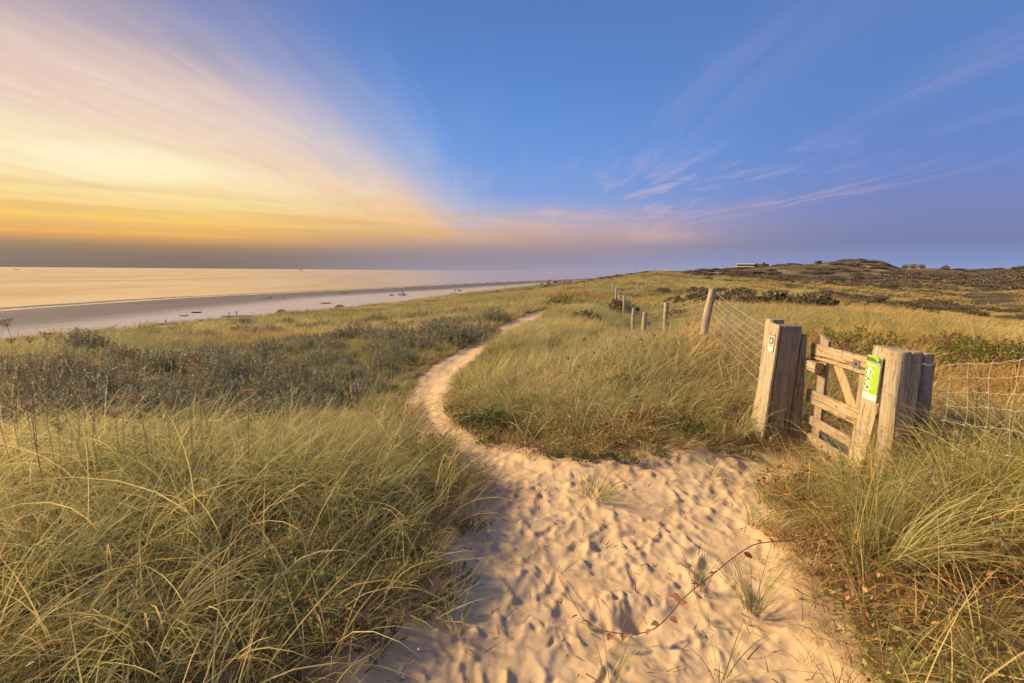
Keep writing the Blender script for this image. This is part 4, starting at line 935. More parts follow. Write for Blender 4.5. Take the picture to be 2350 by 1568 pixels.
# ------------------------------------------------------------------ shrubs and herbs
GREY_LEAF = [(.27, .255, .19), (.35, .335, .26), (.20, .195, .12), (.44, .42, .33), (.26, .27, .12), (.33, .32, .16), (.24, .25, .12)]
TWIG = [(.16, .12, .085), (.22, .17, .13)]
def shrub_kind(n, h, rad, leaf, lc, ls, la, seed, twig=TWIG, r=.004):
    st_, fo = twig_cloud(n, h, rad, twig, seed, r, leaf, lc, ls, la)
    return me_from('woody_stems', [st_], M_DRY), me_from('leaves', [fo], M_LEAF)
def make_shrub(name, kind, loc, rz, sc, label, cat, group):
    r_ = empty(name, loc, rz, label, cat, group); r_.scale = sc if isinstance(sc, tuple) else (sc,)*3
    link('stems', kind[0], r_); link('foliage', kind[1], r_); return r_
buck = [shrub_kind(100, .72, .68, 44, GREY_LEAF, .060, .24, 500+i) for i in range(4)]
DARK_LEAF = [(.17, .15, .09), (.23, .20, .115), (.13, .11, .065), (.29, .24, .14)]
dark = [shrub_kind(70, .9, 1.1, 30, DARK_LEAF, .16, .45, 520+i, r=.012) for i in range(3)]
MOSSY = [(.15, .17, .05), (.20, .21, .07), (.10, .12, .035), (.27, .23, .08)]
mossy = [shrub_kind(46, .42, .45, 26, MOSSY, .045, .6, 540+i, [(.12, .07, .04)], .003) for i in range(3)]
REDL = [(.27, .12, .055), (.34, .17, .08), (.21, .09, .045), (.20, .17, .06), (.36, .25, .11), (.18, .17, .06)]
redd = [shrub_kind(52, .44, .5, 26, REDL, .038, .5, 560+i, [(.16, .09, .05)], .003) for i in range(3)]
FERN = [(.22, .27, .05), (.30, .33, .07), (.17, .21, .04), (.30, .20, .06)]
fern = [shrub_kind(34, .62, .42, 30, FERN, .050, .42, 580+i, [(.20, .14, .06)], .003) for i in range(2)]
SHRUB_N = 0
ORD = ['leftmost', 'second', 'third', 'fourth', 'fifth', 'sixth', 'seventh', 'eighth', 'ninth', 'tenth']
def place_shrub(px, py, kinds, name, sc, label, cat, group, hs=1.0, excl=.0):
    global SHRUB_N
    p = ground(px, py); k = kinds[SHRUB_N % len(kinds)]; SHRUB_N += 1
    s = sc*rng.uniform(.85, 1.15)
    if excl: EXCL.append((p[0], p[1], excl*s))
    return make_shrub(name, k, (p[0], p[1], p[2]-.02), rng.uniform(0, 6.28), (s, s, s*hs), label, cat, group)
nb = [(70, 880, .85), (165, 885, 1.0), (240, 905, .95), (325, 925, 1.0), (410, 940, 1.0), (500, 915, 1.05), (560, 940, .9), (430, 880, 1.1), (350, 870, 1.0), (270, 850, 1.0), (520, 865, 1.15), (600, 895, 1.0), (640, 935, .85), (680, 905, 1.0), (740, 925, .8), (700, 870, 1.1), (780, 890, .9), (835, 880, .8), (610, 850, 1.0), (480, 840, 1.15), (190, 820, 1.1), (800, 850, .9), (740, 850, .9), (870, 860, .7)]
nb += [(60, 1000, .8), (150, 985, .85), (230, 1000, .8), (310, 985, .85), (390, 1000, .85), (470, 985, .85), (550, 990, .8), (620, 975, .8), (110, 940, .9), (200, 950, .85), (280, 945, .9), (680, 960, .75), (900, 835, .8), (935, 840, .7), (870, 820, .9), (920, 815, .8), (760, 815, .9), (690, 820, .95), (610, 820, .9), (540, 815, .9), (400, 815, .9), (320, 812, .9), (850, 910, .7), (790, 930, .75), (740, 960, .7), (890, 880, .6)]
for px, py, s in nb:
    place_shrub(px, py, buck, 'sea_buckthorn', s, 'low silvery grey thorn bush in the thicket on the left slope', 'shrub', 'grey thorn bushes on the left slope', rng.uniform(.75, 1.1), .42)
mb_ = [(640, 800, 1.1), (690, 795, 1.2), (730, 800, 1.2), (780, 790, 1.2), (830, 785, 1.5), (880, 790, 1.4), (925, 795, 1.6), (975, 792, 1.6), (1030, 788, 1.5), (1070, 790, 1.2), (1105, 778, 1.3), (900, 765, 1.4), (960, 762, 1.5), (1020, 762, 1.4), (820, 762, 1.2), (560, 775, 1.2), (620, 772, 1.3), (1000, 805, 1.1), (940, 812, 1.1)]
mb_ += [(480, 785, 1.1), (420, 790, 1.0), (350, 782, 1.0), (700, 765, 1.2), (740, 755, 1.3), (660, 750, 1.3), (1080, 755, 1.4), (1130, 745, 1.5), (560, 752, 1.2), (1060, 730, 1.6), (960, 740, 1.5), (860, 745, 1.5)]
for px, py, s in mb_:
    place_shrub(px, py, buck, 'sea_buckthorn', s, 'dark grey thorn bush in the belt left of the narrow path', 'shrub', 'grey thorn bushes beside the narrow path', rng.uniform(.6, .85), .42)
for px, py, s, lab in ((1278, 706, 3.0, 'dark clump standing in for shaded grass where the narrow path disappears, left one'), (1300, 700, 3.0, 'dark clump standing in for shaded grass where the narrow path disappears, right one'), (1270, 690, 2.4, 'small dark clump standing in for shaded grass above the end of the narrow path')):
    place_shrub(px, py, mossy, 'dune_bush', s*.7, lab, 'shrub', 'clumps standing in for shaded grass at the path crest', .75)  # leafy clumps added where the grass is only darkened by shade
# bushes in the grass of the middle and right
mids = [(1420, 725, .9), (1560, 735, .6), (1610, 700, 1.0), (1660, 700, .9), (1720, 705, 1.0), (1780, 706, 1.1), (1830, 708, 1.0), (1870, 712, 1.0), (1700, 690, 1.1), (1550, 700, .8), (1600, 680, 1.3), (1655, 680, 1.2), (1390, 770, .5), (1520, 676, 1.0), (1340, 745, .7)]
for px, py, s in mids:
    place_shrub(px, py, dark, 'dune_bush', s, 'low dark green bush scattered in the grass beyond the fence posts', 'shrub', 'bushes scattered beyond the fence')
for i in range(90):
    t = rng.random(); px = 1850+530*t; py = np.interp(t, [0, .3, .6, 1], [682, 696, 706, 734])+rng.normal(0, 1)*(5+8*t)
    place_shrub(px, py, dark, 'dune_bush', rng.uniform(.8, 1.6), 'dark bush in the long thicket crossing the grassy valley', 'shrub', 'bushes of the valley thicket', .75)
# brambles and herbs
for px, py, s, lab in ((1075, 985, .8, 'green bramble bush at the inner bend of the sand path'), (1135, 990, .75, 'green bramble bush, right of the one at the path bend'), (1050, 955, .6, 'small green bramble at the left tip of the grassy mound'), (1205, 1010, .6, 'low green bramble on the front of the grassy mound'),
                       (1440, 905, 1.0, 'dark green bramble bush high on the grassy mound'), (1500, 900, .8, 'dark green bush beside the bramble high on the mound'), (1290, 985, .6, 'green herb clump on the mound front, above the sand'), (1560, 1000, .6, 'green herb clump on the mound near the left gatepost')):
    place_shrub(px, py, mossy, 'bramble', s, lab, 'bramble', 'green brambles on the mound', .85, .35)
for px, py, s, lab in ((1350, 985, .7, 'reddish brown bramble in the middle of the mound front'), (1415, 1005, .6, 'reddish brown bramble close above the sand edge'), (1470, 975, .6, 'rust coloured bramble right of the mound centre'), (1240, 960, .5, 'rust coloured weed left on the mound')):
    place_shrub(px, py, redd, 'bramble', s, lab, 'bramble', 'red brown brambles on the mound', .7, .2)
for i in range(38):
    px = 1870+rng.random()*510; py = 835+(px-1880)*.03+rng.uniform(-36, 26)
    k = redd if rng.random() < .68 else fern
    place_shrub(px, py, k, 'bracken' if k is fern else 'bramble', rng.uniform(.95, 1.45), 'yellow green fern growing behind the gate' if k is fern else 'rust red bramble tangle behind the gate', 'fern' if k is fern else 'bramble', 'ferns behind the gate' if k is fern else 'red brambles behind the gate', .8, .26)
for i, (px, py, s) in enumerate(((1338, 1058, .32), (1436, 1060, .36), (1395, 1050, .3), (1505, 1040, .3), (1120, 1018, .35), (1270, 1050, .3), (1640, 1035, .35), (1700, 1050, .35), (985, 1010, .35), (1000, 1035, .3), (1030, 1080, .3), (1075, 1215, .28), (1045, 1330, .3), (1000, 1400, .3), (870, 1480, .35))):
    place_shrub(px, py, mossy, 'herb_clump', s, 'small low green herb clump rooted at the edge of the sand', 'herb', 'herb clumps along the sand edge', .8)
# tussocks standing alone in the sand
def tussock(px, py, n, h, tilt, bend, wind, label, mixw=(.75, .2, .05), w=.0045, br=.04, seed=0):
    p = ground(px, py); me = me_from('grass_tussock', [blades(n, h, br, 5, w, tilt, bend, wind, .6, mixw, seed)], M_TUFT)
    o = link('grass_tussock', me, loc=(p[0], p[1], p[2]+.01)); tag(o, label, 'grass tussock'); return o
tussock(1370, 1138, 110, .27, (.5, 1.3), (.5, 1.2), (1, .3), 'small green grass tussock alone in the middle of the open sand', br=.12, seed=1)
tussock(1728, 1398, 60, .42, (.2, 1.0), (.1, .6), (-.6, .2), 'spiky dark green tussock on bare sand, lower right', w=.004, br=.05, seed=2)
tussock(1605, 1345, 18, .36, (.1, .6), (.1, .6), (0, .2), 'thin tuft of a few upright blades beside the bramble runner', seed=3)
tussock(1050, 1452, 16, .26, (.2, .8), (.2, .8), (0, .2), 'sparse grass shoots in the sand near the left edge, low down', mixw=(.5, .4, .1), seed=4)
tussock(1400, 1560, 20, .34, (.2, .9), (.2, .9), (.3, .2), 'thin grass tuft at the very bottom, just right of centre', seed=5)
tussock(1655, 1555, 14, .40, (.2, .8), (.2, .9), (.3, .2), 'few long blades at the bottom of the sand, right', seed=6)
tussock(1635, 1090, 24, .22, (.6, 1.3), (.4, 1.0), (1, -.3), 'small flattened green tuft high on the open sand', seed=7, br=.06)
tussock(1780, 1160, 110, .40, (.3, 1.0), (.4, 1.2), (.2, .0), 'yellow green tussock at the right edge of the sand', seed=8, br=.14)
tussock(1680, 1020, 130, .62, (.1, .7), (.5, 1.4), (.2, -.2), 'tall tawny tussock just left of the left gatepost', mixw=(.45, .45, .1), seed=9, br=.12)
tussock(870, 1240, 220, .50, (.1, .7), (.5, 1.5), (1, .2), 'large bright arching marram tussock leaning over the left edge of the sand', mixw=(.55, .45, 0), seed=10, br=.20)
tussock(830, 1170, 220, .58, (.1, .7), (.5, 1.5), (1, .3), 'bright arching marram tussock behind the large one on the left', mixw=(.6, .4, 0), seed=11, br=.20)
tussock(2010, 1320, 320, .80, (.1, .8), (.5, 1.4), (1, -.1), 'broad golden marram tussock in the right foreground', mixw=(.5, .45, .05), seed=12, br=.16)
tussock(1980, 1190, 240, .72, (.1, .9), (.5, 1.4), (.6, -.1), 'golden green tussock at the foot of the leaning post', mixw=(.5, .45, .05), seed=13, br=.15)
tussock(2230, 1230, 300, .85, (.2, .9), (.5, 1.4), (1, .1), 'long bladed tussock under the wire mesh fence', mixw=(.55, .4, .05), seed=14, br=.16)
tussock(340, 1500, 170, .60, (.1, .9), (.9, 2.2), (.2, -.8), 'pale straw tussock at the bottom left with drooping blades', mixw=(.15, .85, 0), w=.0078, seed=15, br=.10)
tussock(700, 1420, 110, .42, (.2, .9), (.9, 2.0), (.3, -.5), 'straw coloured drooping tussock in the lower left', mixw=(.35, .65, 0), w=.0055, seed=16, br=.09)

# low leafy weeds and dead leaves between the tussocks (uncountable)
def weeds():
    kinds = [me_from(f'weed_{i}', [leaf_cloud(60, (0, 0, .10), (.15, .15, .10), .028, [(.24, .27, .07), (.32, .33, .09), (.17, .20, .06)], 600+i, .5)], M_LEAFI) for i in range(3)]
    kinds += [me_from(f'dead_{i}', [leaf_cloud(60, (0, 0, .08), (.17, .17, .08), .032, [(.34, .16, .07), (.24, .11, .05), (.46, .28, .12), (.16, .09, .05)], 620+i, .5)], M_LEAFI) for i in range(3)]
    x, y = sector(1700, 1.1, 8.0); s = sandm(x, y); ok = (s < -.02) & ((s < -.12) | (rng.random(len(x)) < .5))
    x, y = x[ok], y[ok]; n = len(x); z = height(x, y)+.03
    sel = (fbm(x/.8, y/.8, 501, 3)+rng.normal(0, .25, n) > .05).astype(int)*3+rng.integers(0, 3, n)
    sc = rng.uniform(.6, 1.35, n)
    scatter('ground_weeds', kinds, np.stack([x, y, z], -1), np.stack([rng.normal(0, .2, n), rng.normal(0, .2, n), rng.uniform(0, 6.28, n)], -1), np.stack([sc]*3, -1), np.clip(rng.normal(1, .2, (n, 1)), .5, 1.6)*np.ones((n, 3)), sel, 'small green weeds and dead brown leaves under the grass')
    # crumbs of dry grass and dark bits on the sand
    g = np.random.default_rng(5); bits = [me_from(f'straw_{i}', [blades(2, .085, .03, 3, .0042, (1.35, 1.6), (0, .5), mixw=(0, .3, .7), seed=650+i)], M_GRASS) for i in range(5)]
    x, y = sector(9000, 1.3, 9.0, -30, 52); s = sandm(x, y); ok = (s > .0) & (rng.random(len(x)) < np.clip(.40+.6*np.exp(-s/.16), 0, 1)); x, y = x[ok], y[ok]; n = len(x); z = height(x, y)+footz(x, y)*smooth(sandm(x, y), -.03, .1)-.05*smooth(sandm(x, y), 0, .3)+.032
    scatter('sand_litter', bits, np.stack([x, y, z], -1), np.stack([np.zeros(n), np.zeros(n), rng.uniform(0, 6.28, n)], -1), np.stack([rng.uniform(.3, 1.3, n)]*3, -1), np.ones((n, 3))*rng.uniform(.10, .7, (n, 1)), rng.integers(0, 5, n), 'bits of straw and dark crumbs lying on the sand')
weeds()

# dried umbel heads
def umbel_kind(seed, hh_, head=.034):
    g = random.Random(seed); a = MB(); top = Vector((g.uniform(-.06, .06), g.uniform(-.05, .05), hh_)); mid = Vector((g.uniform(-.03, .03), g.uniform(-.03, .03), hh_*.55))
    a.tube([(0, 0, 0), mid*.5+Vector((.01, 0, 0)), mid, (mid+top)/2, top], .0024, 5, .0016); h = MB(); up = (top-mid).normalized(); sx = up.orthogonal(); sy = up.cross(sx)
    n = 22
    for i in range(n):
        w = i*2.4; rr2 = head*math.sqrt((i+.5)/n); tip = top+up*(head*.95+rr2*.35)+(sx*math.cos(w)+sy*math.sin(w))*rr2
        h.tube([top, top.lerp(tip, .55)+(sx*math.cos(w)+sy*math.sin(w))*rr2*.25, tip], .0011, 3, .0011, cap=False)
        h.tube([tip-up*.004, tip+up*.003, tip+up*.008], .0035, 4, .0015)
    for i in range(6):
        w = i*1.05; h.tube([top, top+(sx*math.cos(w)+sy*math.sin(w))*head*.5-up*.006], .0015, 3, .0006)
    return a, h
M_UMB = flat('dried_umbel', (.42, .27, .14), .9, 0, .4, 60); M_UMBD = flat('dark_seed_head', (.085, .05, .035), .9, 0, .3, 60); M_STALK = flat('dry_stalk', (.38, .26, .13), .85, 0, .3, 30)
UK = []
for i in range(5):
    a, h = umbel_kind(i, .75); UK.append((mesh_np('stalk', a.v, a.f, M_STALK), mesh_np('seed_head', h.v, h.f, M_UMB), mesh_np('seed_head', h.v, h.f, M_UMBD)))
def umbel(px, py, Y, label, group, dk=False, hfix=None, sc=1.0):
    p = Vector(at(px, py, Y)); zb = gz(p.x, p.y); H = max(p.z-zb, .25); k = UK[rng.integers(0, 5)]
    r_ = empty('dried_umbel', (p.x, p.y, zb), rng.uniform(0, 6.28), label, 'seed head', group)
    s = link('stalk', k[0], r_); hd = link('seed_head', k[2 if dk else 1], r_); s.scale = hd.scale = (sc, sc, H/.75)
    hd.scale = (sc, sc, sc); hd.location = (0, 0, H-.75*sc); s.scale = (sc, sc, (H)/.75)
lu = [(40, 748), (23, 786), (48, 786), (87, 780), (157, 826), (217, 836), (203, 858), (247, 866), (322, 879), (213, 904), (450, 848), (395, 821), (427, 821), (120, 884), (20, 884), (320, 853), (418, 858), (388, 882), (513, 876), (560, 913), (602, 898), (77, 941), (357, 959), (272, 956), (377, 924), (15, 830), (60, 845), (110, 838), (135, 862), (170, 905), (300, 930), (12, 960), (150, 985), (470, 905), (90, 905), (262, 815), (180, 872)]
for px, py in lu: umbel(px, py, rng.uniform(3.2, 4.6), 'dried orange brown wild carrot head on a thin stalk at the left edge', 'dried wild carrot heads in the left foreground', sc=rng.uniform(.7, 1.15))
mu = [(1417, 707), (1512, 780), (1545, 713), (1537, 735), (1566, 690), (1505, 760), (1470, 770), (1395, 790), (1365, 800), (1330, 830), (1290, 845), (1435, 765), (1460, 800), (1580, 770), (1490, 735), (1575, 735), (1240, 850), (1215, 870), (1345, 770), (1310, 815), (1270, 880), (1180, 860), (1385, 825), (1985, 785), (2060, 775)]
for px, py in mu: umbel(px, py+12, rng.uniform(6.5, 9.5), 'small dark seed head standing above the grass of the mound', 'dark seed heads above the grass on the mound', True, sc=rng.uniform(.45, .8))

# flowers
def flower_kind(col, n, r):
    a = MB(); a.tube([(0, 0, 0), (.01, 0, .13), (.0, .01, .24)], .0018, 4); p_ = MB()
    for i in range(n):
        w = 2*math.pi*i/n; d = Vector((math.cos(w), math.sin(w), 0)); s = Vector((-math.sin(w), math.cos(w), 0)); c = Vector((0, .01, .24))
        p_.add([c, c+d*r*.5+s*r*.28+Vector((0, 0, .004)), c+d*r+Vector((0, 0, .002)), c+d*r*.5-s*r*.28+Vector((0, 0, .004))], [(0, 1, 2, 3)])
    p_.tube([(0, .01, .241), (0, .01, .248)], r*.28, 6)
    return mesh_np('stem', a.v, a.f, M_STALK), mesh_np('petals', p_.v, p_.f, flat('petal', col, .6, 0, .1, 50))
FY, FW = flower_kind((.75, .50, .04), 5, .020), flower_kind((.80, .78, .70), 9, .018)
def flower(px, py, k, label, cat, group, sc=1.0):
    p = ground(px, py, .30); zb = gz(p[0], p[1]); r_ = empty('yellow_flower' if k is FY else 'white_flower', (p[0], p[1], zb), rng.uniform(0, 6.28), label, cat, group); r_.scale = (sc, sc, 1.35)
    link('stem', k[0], r_); link('petals', k[1], r_)
for X, Y_ in ((150, 450), (240, 455), (385, 440), (465, 405), (120, 500), (115, 385), (640, 340), (700, 20), (760, 35), (1000, 150), (1400, 285), (1480, 340), (1190, 110), (230, 160), (980, 120), (1300, 105)):
    flower(X/1.808/1.366, (1350+Y_/1.808)/1.366, FY, 'small yellow flower among the grass on the left', 'flower', 'yellow flowers in the left grass')
for X, Y_ in ((465, 1045), (437, 968), (375, 1025), (400, 950), (380, 1000), (1450, 750), (1270, 835), (295, 650), (700, 650), (660, 720), (1590, 915), (480, 795), (170, 852)):
    flower((1070+X/2.178)/1.366, (780+Y_/2.178)/1.366, FW, 'tiny white daisy beside the narrow part of the path', 'flower', 'white flowers beside the path', 1.1)

# bramble runner across the sand
Z5 = [(885, 900, .02), (905, 945, .03), (960, 1030, .04), (1000, 1110, .05), (1050, 1170, .05), (1150, 1225, .05), (1290, 1252, .04), (1430, 1235, .05), (1530, 1170, .07), (1640, 1050, .10), (1740, 960, .12), (1850, 870, .14), (1950, 790, .16), (2080, 705, .17), (2200, 685, .16), (2330, 672, .14)]
rp_ = []
for X, Y_, h_ in Z5:
    p = ground((1300+X/1.958)/1.366, (1350+Y_/1.958)/1.366, h_-.03); rp_.append(Vector(p))
br = empty('bramble_runner', rp_[6], label='long thin bramble runner with brown leaves arching over the sand', cat='bramble')
M_RUN = flat('runner_stem', (.20, .085, .05), .7, 0, .3, 60); M_BLEAF = flat('brown_leaf', (.30, .12, .05), .7, 0, .5, 90); M_GLEAF = flat('olive_leaf', (.20, .20, .06), .6, 0, .4, 90)
fine = []
for i in range(len(rp_)-1):
    for j in range(4): 
        t = j/4; a, b_, c, d = rp_[max(i-1, 0)], rp_[i], rp_[i+1], rp_[min(i+2, len(rp_)-1)]
        fine.append(.5*((2*b_)+(c-a)*t+(2*a-5*b_+4*c-d)*t*t+(3*b_-a-3*c+d)*t**3))
fine.append(rp_[-1])
b_ = MB(); b_.tube([p-br.location for p in fine], .0026, 6, .0034); b_.build('stem', M_RUN, br, True)
def leaf_mesh(sz, col_m, nm='leaf', curl=.3):
    a = MB(); n = 6; pts = []
    for i in range(n+1):
        s = i/n; w = math.sin(math.pi*s**.8)*.34*(1+.12*(i % 2)); z = -curl*s*s*.5; pts.append((s, w, z))
    V = []
    for s, w, z in pts: V += [(s*sz, w*sz, (z+w*.5)*sz), (s*sz, 0, z*sz), (s*sz, -w*sz, (z+w*.5)*sz)]
    F = []
    for i in range(n): k = i*3; F += [(k, k+1, k+4, k+3), (k+1, k+2, k+5, k+4)]
    a.add(V, F); return mesh_np(nm, a.v, a.f, col_m, True)
LB, LG = leaf_mesh(.055, M_BLEAF), leaf_mesh(.045, M_GLEAF)
lf = [(960, 1140, 1), (1060, 1165, 1), (1210, 1280, 0), (1290, 1240, 0), (1445, 1225, 0), (1490, 1190, 1), (1580, 1155, 0), (1640, 1040, 0), (1610, 1010, 0), (1735, 955, 0), (1720, 940, 0), (1845, 880, 0), (2030, 780, 0), (2065, 800, 0), (2080, 690, 0), (2060, 600, 0), (2090, 610, 0), (2180, 690, 0), (2220, 685, 0), (2150, 610, 0), (2250, 600, 0), (2310, 680, 0)]
for X, Y_, gk in lf:
    q = Vector(ground((1300+X/1.958)/1.366, (1350+Y_/1.958)/1.366, .04 if X < 1600 else .10)); pn = min(fine, key=lambda p: (p-q).length)
    o = link('leaf', LG if gk else LB, br); o.location = pn-br.location+(q-pn)*.3; d = (q-pn); o.rotation_euler = (rng.uniform(-.6, .6), rng.uniform(-.5, .4), math.atan2(d.y, d.x)+rng.uniform(-.5, .5)); s = rng.uniform(.8, 1.2); o.scale = (s, s, s)
# twigs and a snail shell
def twig(pxs, lab, r=.0028):
    ps = [Vector(ground(px, py, .012)) for px, py in pxs]; c = ps[0].copy(); a = MB()
    a.tube([p-c+Vector((0, 0, .004)) for p in ps], r, 5, r*.5); o = a.build('twig', M_RUN); o.location = c; tag(o, lab, 'twig')
twig([(1160, 1345), (1172, 1357), (1184, 1368)], 'short dark twig lying left in the sand')
twig([(1128, 1410), (1140, 1402), (1150, 1395)], 'pale bent twig lying in a footprint')
twig([(1362, 1368), (1372, 1385), (1378, 1402)], 'thin dark twig below the runner tip')
twig([(1150, 1430), (1165, 1420), (1178, 1405), (1190, 1400)], 'dark forked twig in the shaded sand, lower left')
twig([(1030, 1300), (1060, 1290), (1085, 1288)], 'dark crooked stick at the left sand edge')
twig([(1075, 1150), (1082, 1168), (1080, 1185)], 'upright brown twig at the left edge, further up the sand')
p = Vector(ground(961, 1495, .01)); a = MB()
for i in range(14):
    w = i*.75; rr2 = .008*(1-i/15); a.tube([p+Vector((math.cos(w)*rr2*.8, math.sin(w)*rr2*.8, .003+.0007*i)), p+Vector((math.cos(w+.75)*rr2*.8, math.sin(w+.75)*rr2*.8, .0037+.0007*i))], .0055*(1-i/16), 7)
c0 = p.copy(); a.v = [tuple(Vector(v)-c0) for v in a.v]; o = a.build('snail_shell', M_WHITE, None, True); o.location = c0; tag(o, 'tiny white snail shell on the sand, bottom left of the path', 'shell')

# ------------------------------------------------------------------ buildings on the hills
M_CREAM = flat('cream_render', (.78, .74, .70), .7, 0, .1, .4); M_CONC = flat('concrete', (.17, .15, .13), .85, 0, .2, .5); M_GLASS = flat('dark_glass', (.03, .03, .035), .2, 0, .2, .4)
M_ROOF = flat('dark_roof', (.075, .062, .055), .85, 0, .25, .8); M_BRICK = flat('brown_brick', (.13, .10, .08), .9, 0, .25, .8); M_LWALL = flat('pale_wall', (.42, .37, .33), .8, 0, .15, .5)
def place_build(name, px, Y, label, cat, lift=0.0, yaw=0.0):
    p = at(px, 640, Y); z = min(gz(p[0]+dx_, p[1]) for dx_ in (-6, 0, 6)); return empty(name, (p[0], p[1], z+lift), -math.atan2(p[0], p[1])+yaw, label, cat)
def pb(nm, m_, x0, x1, z0, z1, y0, y1, par):
    b_ = MB(); b_.box(((x0+x1)/2, (y0+y1)/2, (z0+z1)/2), (x1-x0, y1-y0, z1-z0)); return b_.build(nm, m_, par)
# hotel: x across, z up, y away
def HX(v): return (v-995)*.0396
ptop = at(1707, 605.9, 625); pgr = at(1707, 617.5, 625)
hb = empty('hotel', (ptop[0], ptop[1], pgr[2]), -math.atan2(ptop[0], ptop[1]), 'long white terraced building with a grey tower, on the hill at the left', 'building')
def HZ(v): return (463-v)*.0410
for nm, m_, a, b_, zt, zb, y0, y1 in (
    ('wing', M_CREAM, 262, 585, 436, 560, 2, 14), ('window_band', M_GLASS, 300, 560, 458, 472, 1.8, 1.97),
    ('terrace', M_LWALL, 590, 775, 378, 560, 1, 13), ('roof_edge', M_CREAM, 585, 778, 396, 416, .6, .97), ('window_band', M_GLASS, 600, 765, 420, 434, .8, .97),
    ('upper_floor', M_LWALL, 800, 1290, 300, 560, 3, 16), ('roof_slab', M_CREAM, 790, 1300, 292, 322, 2.0, 2.95), ('window_band', M_GLASS, 812, 1285, 330, 368, 2.7, 2.95), ('balcony_band', M_CREAM, 772, 1305, 377, 402, .8, 1.9),
    ('ground_floor', M_BRICK, 785, 1480, 404, 560, 2.0, 2.95), ('grey_wing', M_CONC, 1300, 1545, 304, 560, 3.5, 15), ('window_band', M_GLASS, 1310, 1400, 330, 360, 3.2, 3.45), ('shade_band', M_GLASS, 1305, 1470, 380, 402, 2.6, 3.3),
    ('tower', M_ROOF, 1535, 1620, 262, 560, 1.5, 8), ('grey_wing', M_CONC, 1622, 1725, 312, 560, 3, 13), ('base_band', M_CREAM, 1250, 1400, 440, 452, 1.6, 1.95), ('roof_box', M_ROOF, 1370, 1405, 272, 292, 6, 9)):
    pb(nm, m_, HX(a), HX(b_), HZ(zb), HZ(zt), y0, y1, hb)
for v in (800, 835, 868, 902, 936, 970): pb('column', M_CREAM, HX(v)-.3, HX(v)+.3, HZ(436), HZ(404), 1.2, 1.8, hb)
for v in range(860, 1280, 60): pb('mullion', M_LWALL, HX(v)-.12, HX(v)+.12, HZ(368), HZ(331), 2.5, 2.68, hb)
b_ = MB(); b_.tube([(HX(1606), 4, HZ(262)), (HX(1606), 4, HZ(200))], .22, 5, .12); b_.build('mast', M_CREAM, hb)
b_ = MB(); b_.tube([(HX(852), 5, HZ(300)), (HX(852), 5, HZ(236))], .12, 5, .06); b_.build('flagpole', M_CREAM, hb)
# round lookout
t_ = place_build('lookout_tower', 1873, 535, 'squat round lookout tower with a wider flat top, on the hill ridge', 'tower', -.8)
for nm, z0, z1, r0, r1, m_ in (('shaft', 0, 3.4, 3.1, 3.0, M_BRICK), ('platform', 3.4, 4.6, 3.6, 4.1, M_CONC), ('parapet', 4.6, 5.0, 4.15, 4.15, M_ROOF)):
    b_ = MB(); b_.tube([(0, 0, z0), (0, 0, z1)], r0, 16, r1); b_.build(nm, m_, t_)
for a in range(4): b_ = MB(); b_.box((math.cos(a*.8-2.6)*3.06, math.sin(a*.8-2.6)*3.06, 2.2), (.7, .3, .9), a*.8-2.6+math.pi/2); b_.build('window', M_GLASS, t_)
# long house with a mansard roof
t_ = place_build('country_house', 2093.5, 515, 'long dark house with hipped roof and pale dormers, right of the big hill', 'house', -.8)
pb('wall', M_BRICK, -9.5, 9.5, 0, 2.6, 0, 8, t_)
def roofm(w, d0, d1, z0, z1, ins, insd):
    b_ = MB(); b_.add([(-w, d0, z0), (w, d0, z0), (w, d1, z0), (-w, d1, z0), (-w+ins, d0+insd, z1), (w-ins, d0+insd, z1), (w-ins, d1-insd, z1), (-w+ins, d1-insd, z1)], [(3, 2, 1, 0), (4, 5, 6, 7), (0, 1, 5, 4), (1, 2, 6, 5), (2, 3, 7, 6), (3, 0, 4, 7)]); return b_
ro = roofm(10.0, -.5, 8.5, 2.6, 5.6, 1.4, 1.8).build('roof', M_ROOF, t_)
for x in (-3.6, 3.6): pb('dormer', M_LWALL, x-1.4, x+1.4, 3.4, 4.9, -.2, 1.6, t_); pb('window', M_GLASS, x-.9, x+.9, 3.7, 4.5, -.35, -.22, t_); pb('light_wall', M_LWALL, x-1.6, x+1.6, .9, 2.3, -.15, -.02, t_)
for x in (-.9, .9): pb('chimney', M_BRICK, x-.5, x+.5, 5.4, 6.6, 3, 4, ro)
# small hut with a pyramid roof
t_ = place_build('hut', 2167, 515, 'small hut with a pointed pyramid roof, alone on the right ridge', 'hut', -.3)
pb('wall', M_LWALL, -3.6, 3.6, 0, 2.4, 0, 6.5, t_); pb('door', M_GLASS, .5, 1.8, 0, 2.0, -.12, -.02, t_); pb('window', M_GLASS, -2.4, -.8, .9, 1.9, -.12, -.02, t_)
b_ = MB(); b_.add([(-4.2, -.6, 2.4), (4.2, -.6, 2.4), (4.2, 7.1, 2.4), (-4.2, 7.1, 2.4), (0, 3.2, 5.2)], [(3, 2, 1, 0), (0, 1, 4), (1, 2, 4), (2, 3, 4), (3, 0, 4)]); b_.build('roof', M_ROOF, t_)
b_ = MB(); b_.tube([(0, 3.2, 5.1), (0, 3.2, 7.6)], .09, 4, .04); b_.build('finial', M_ROOF, t_)
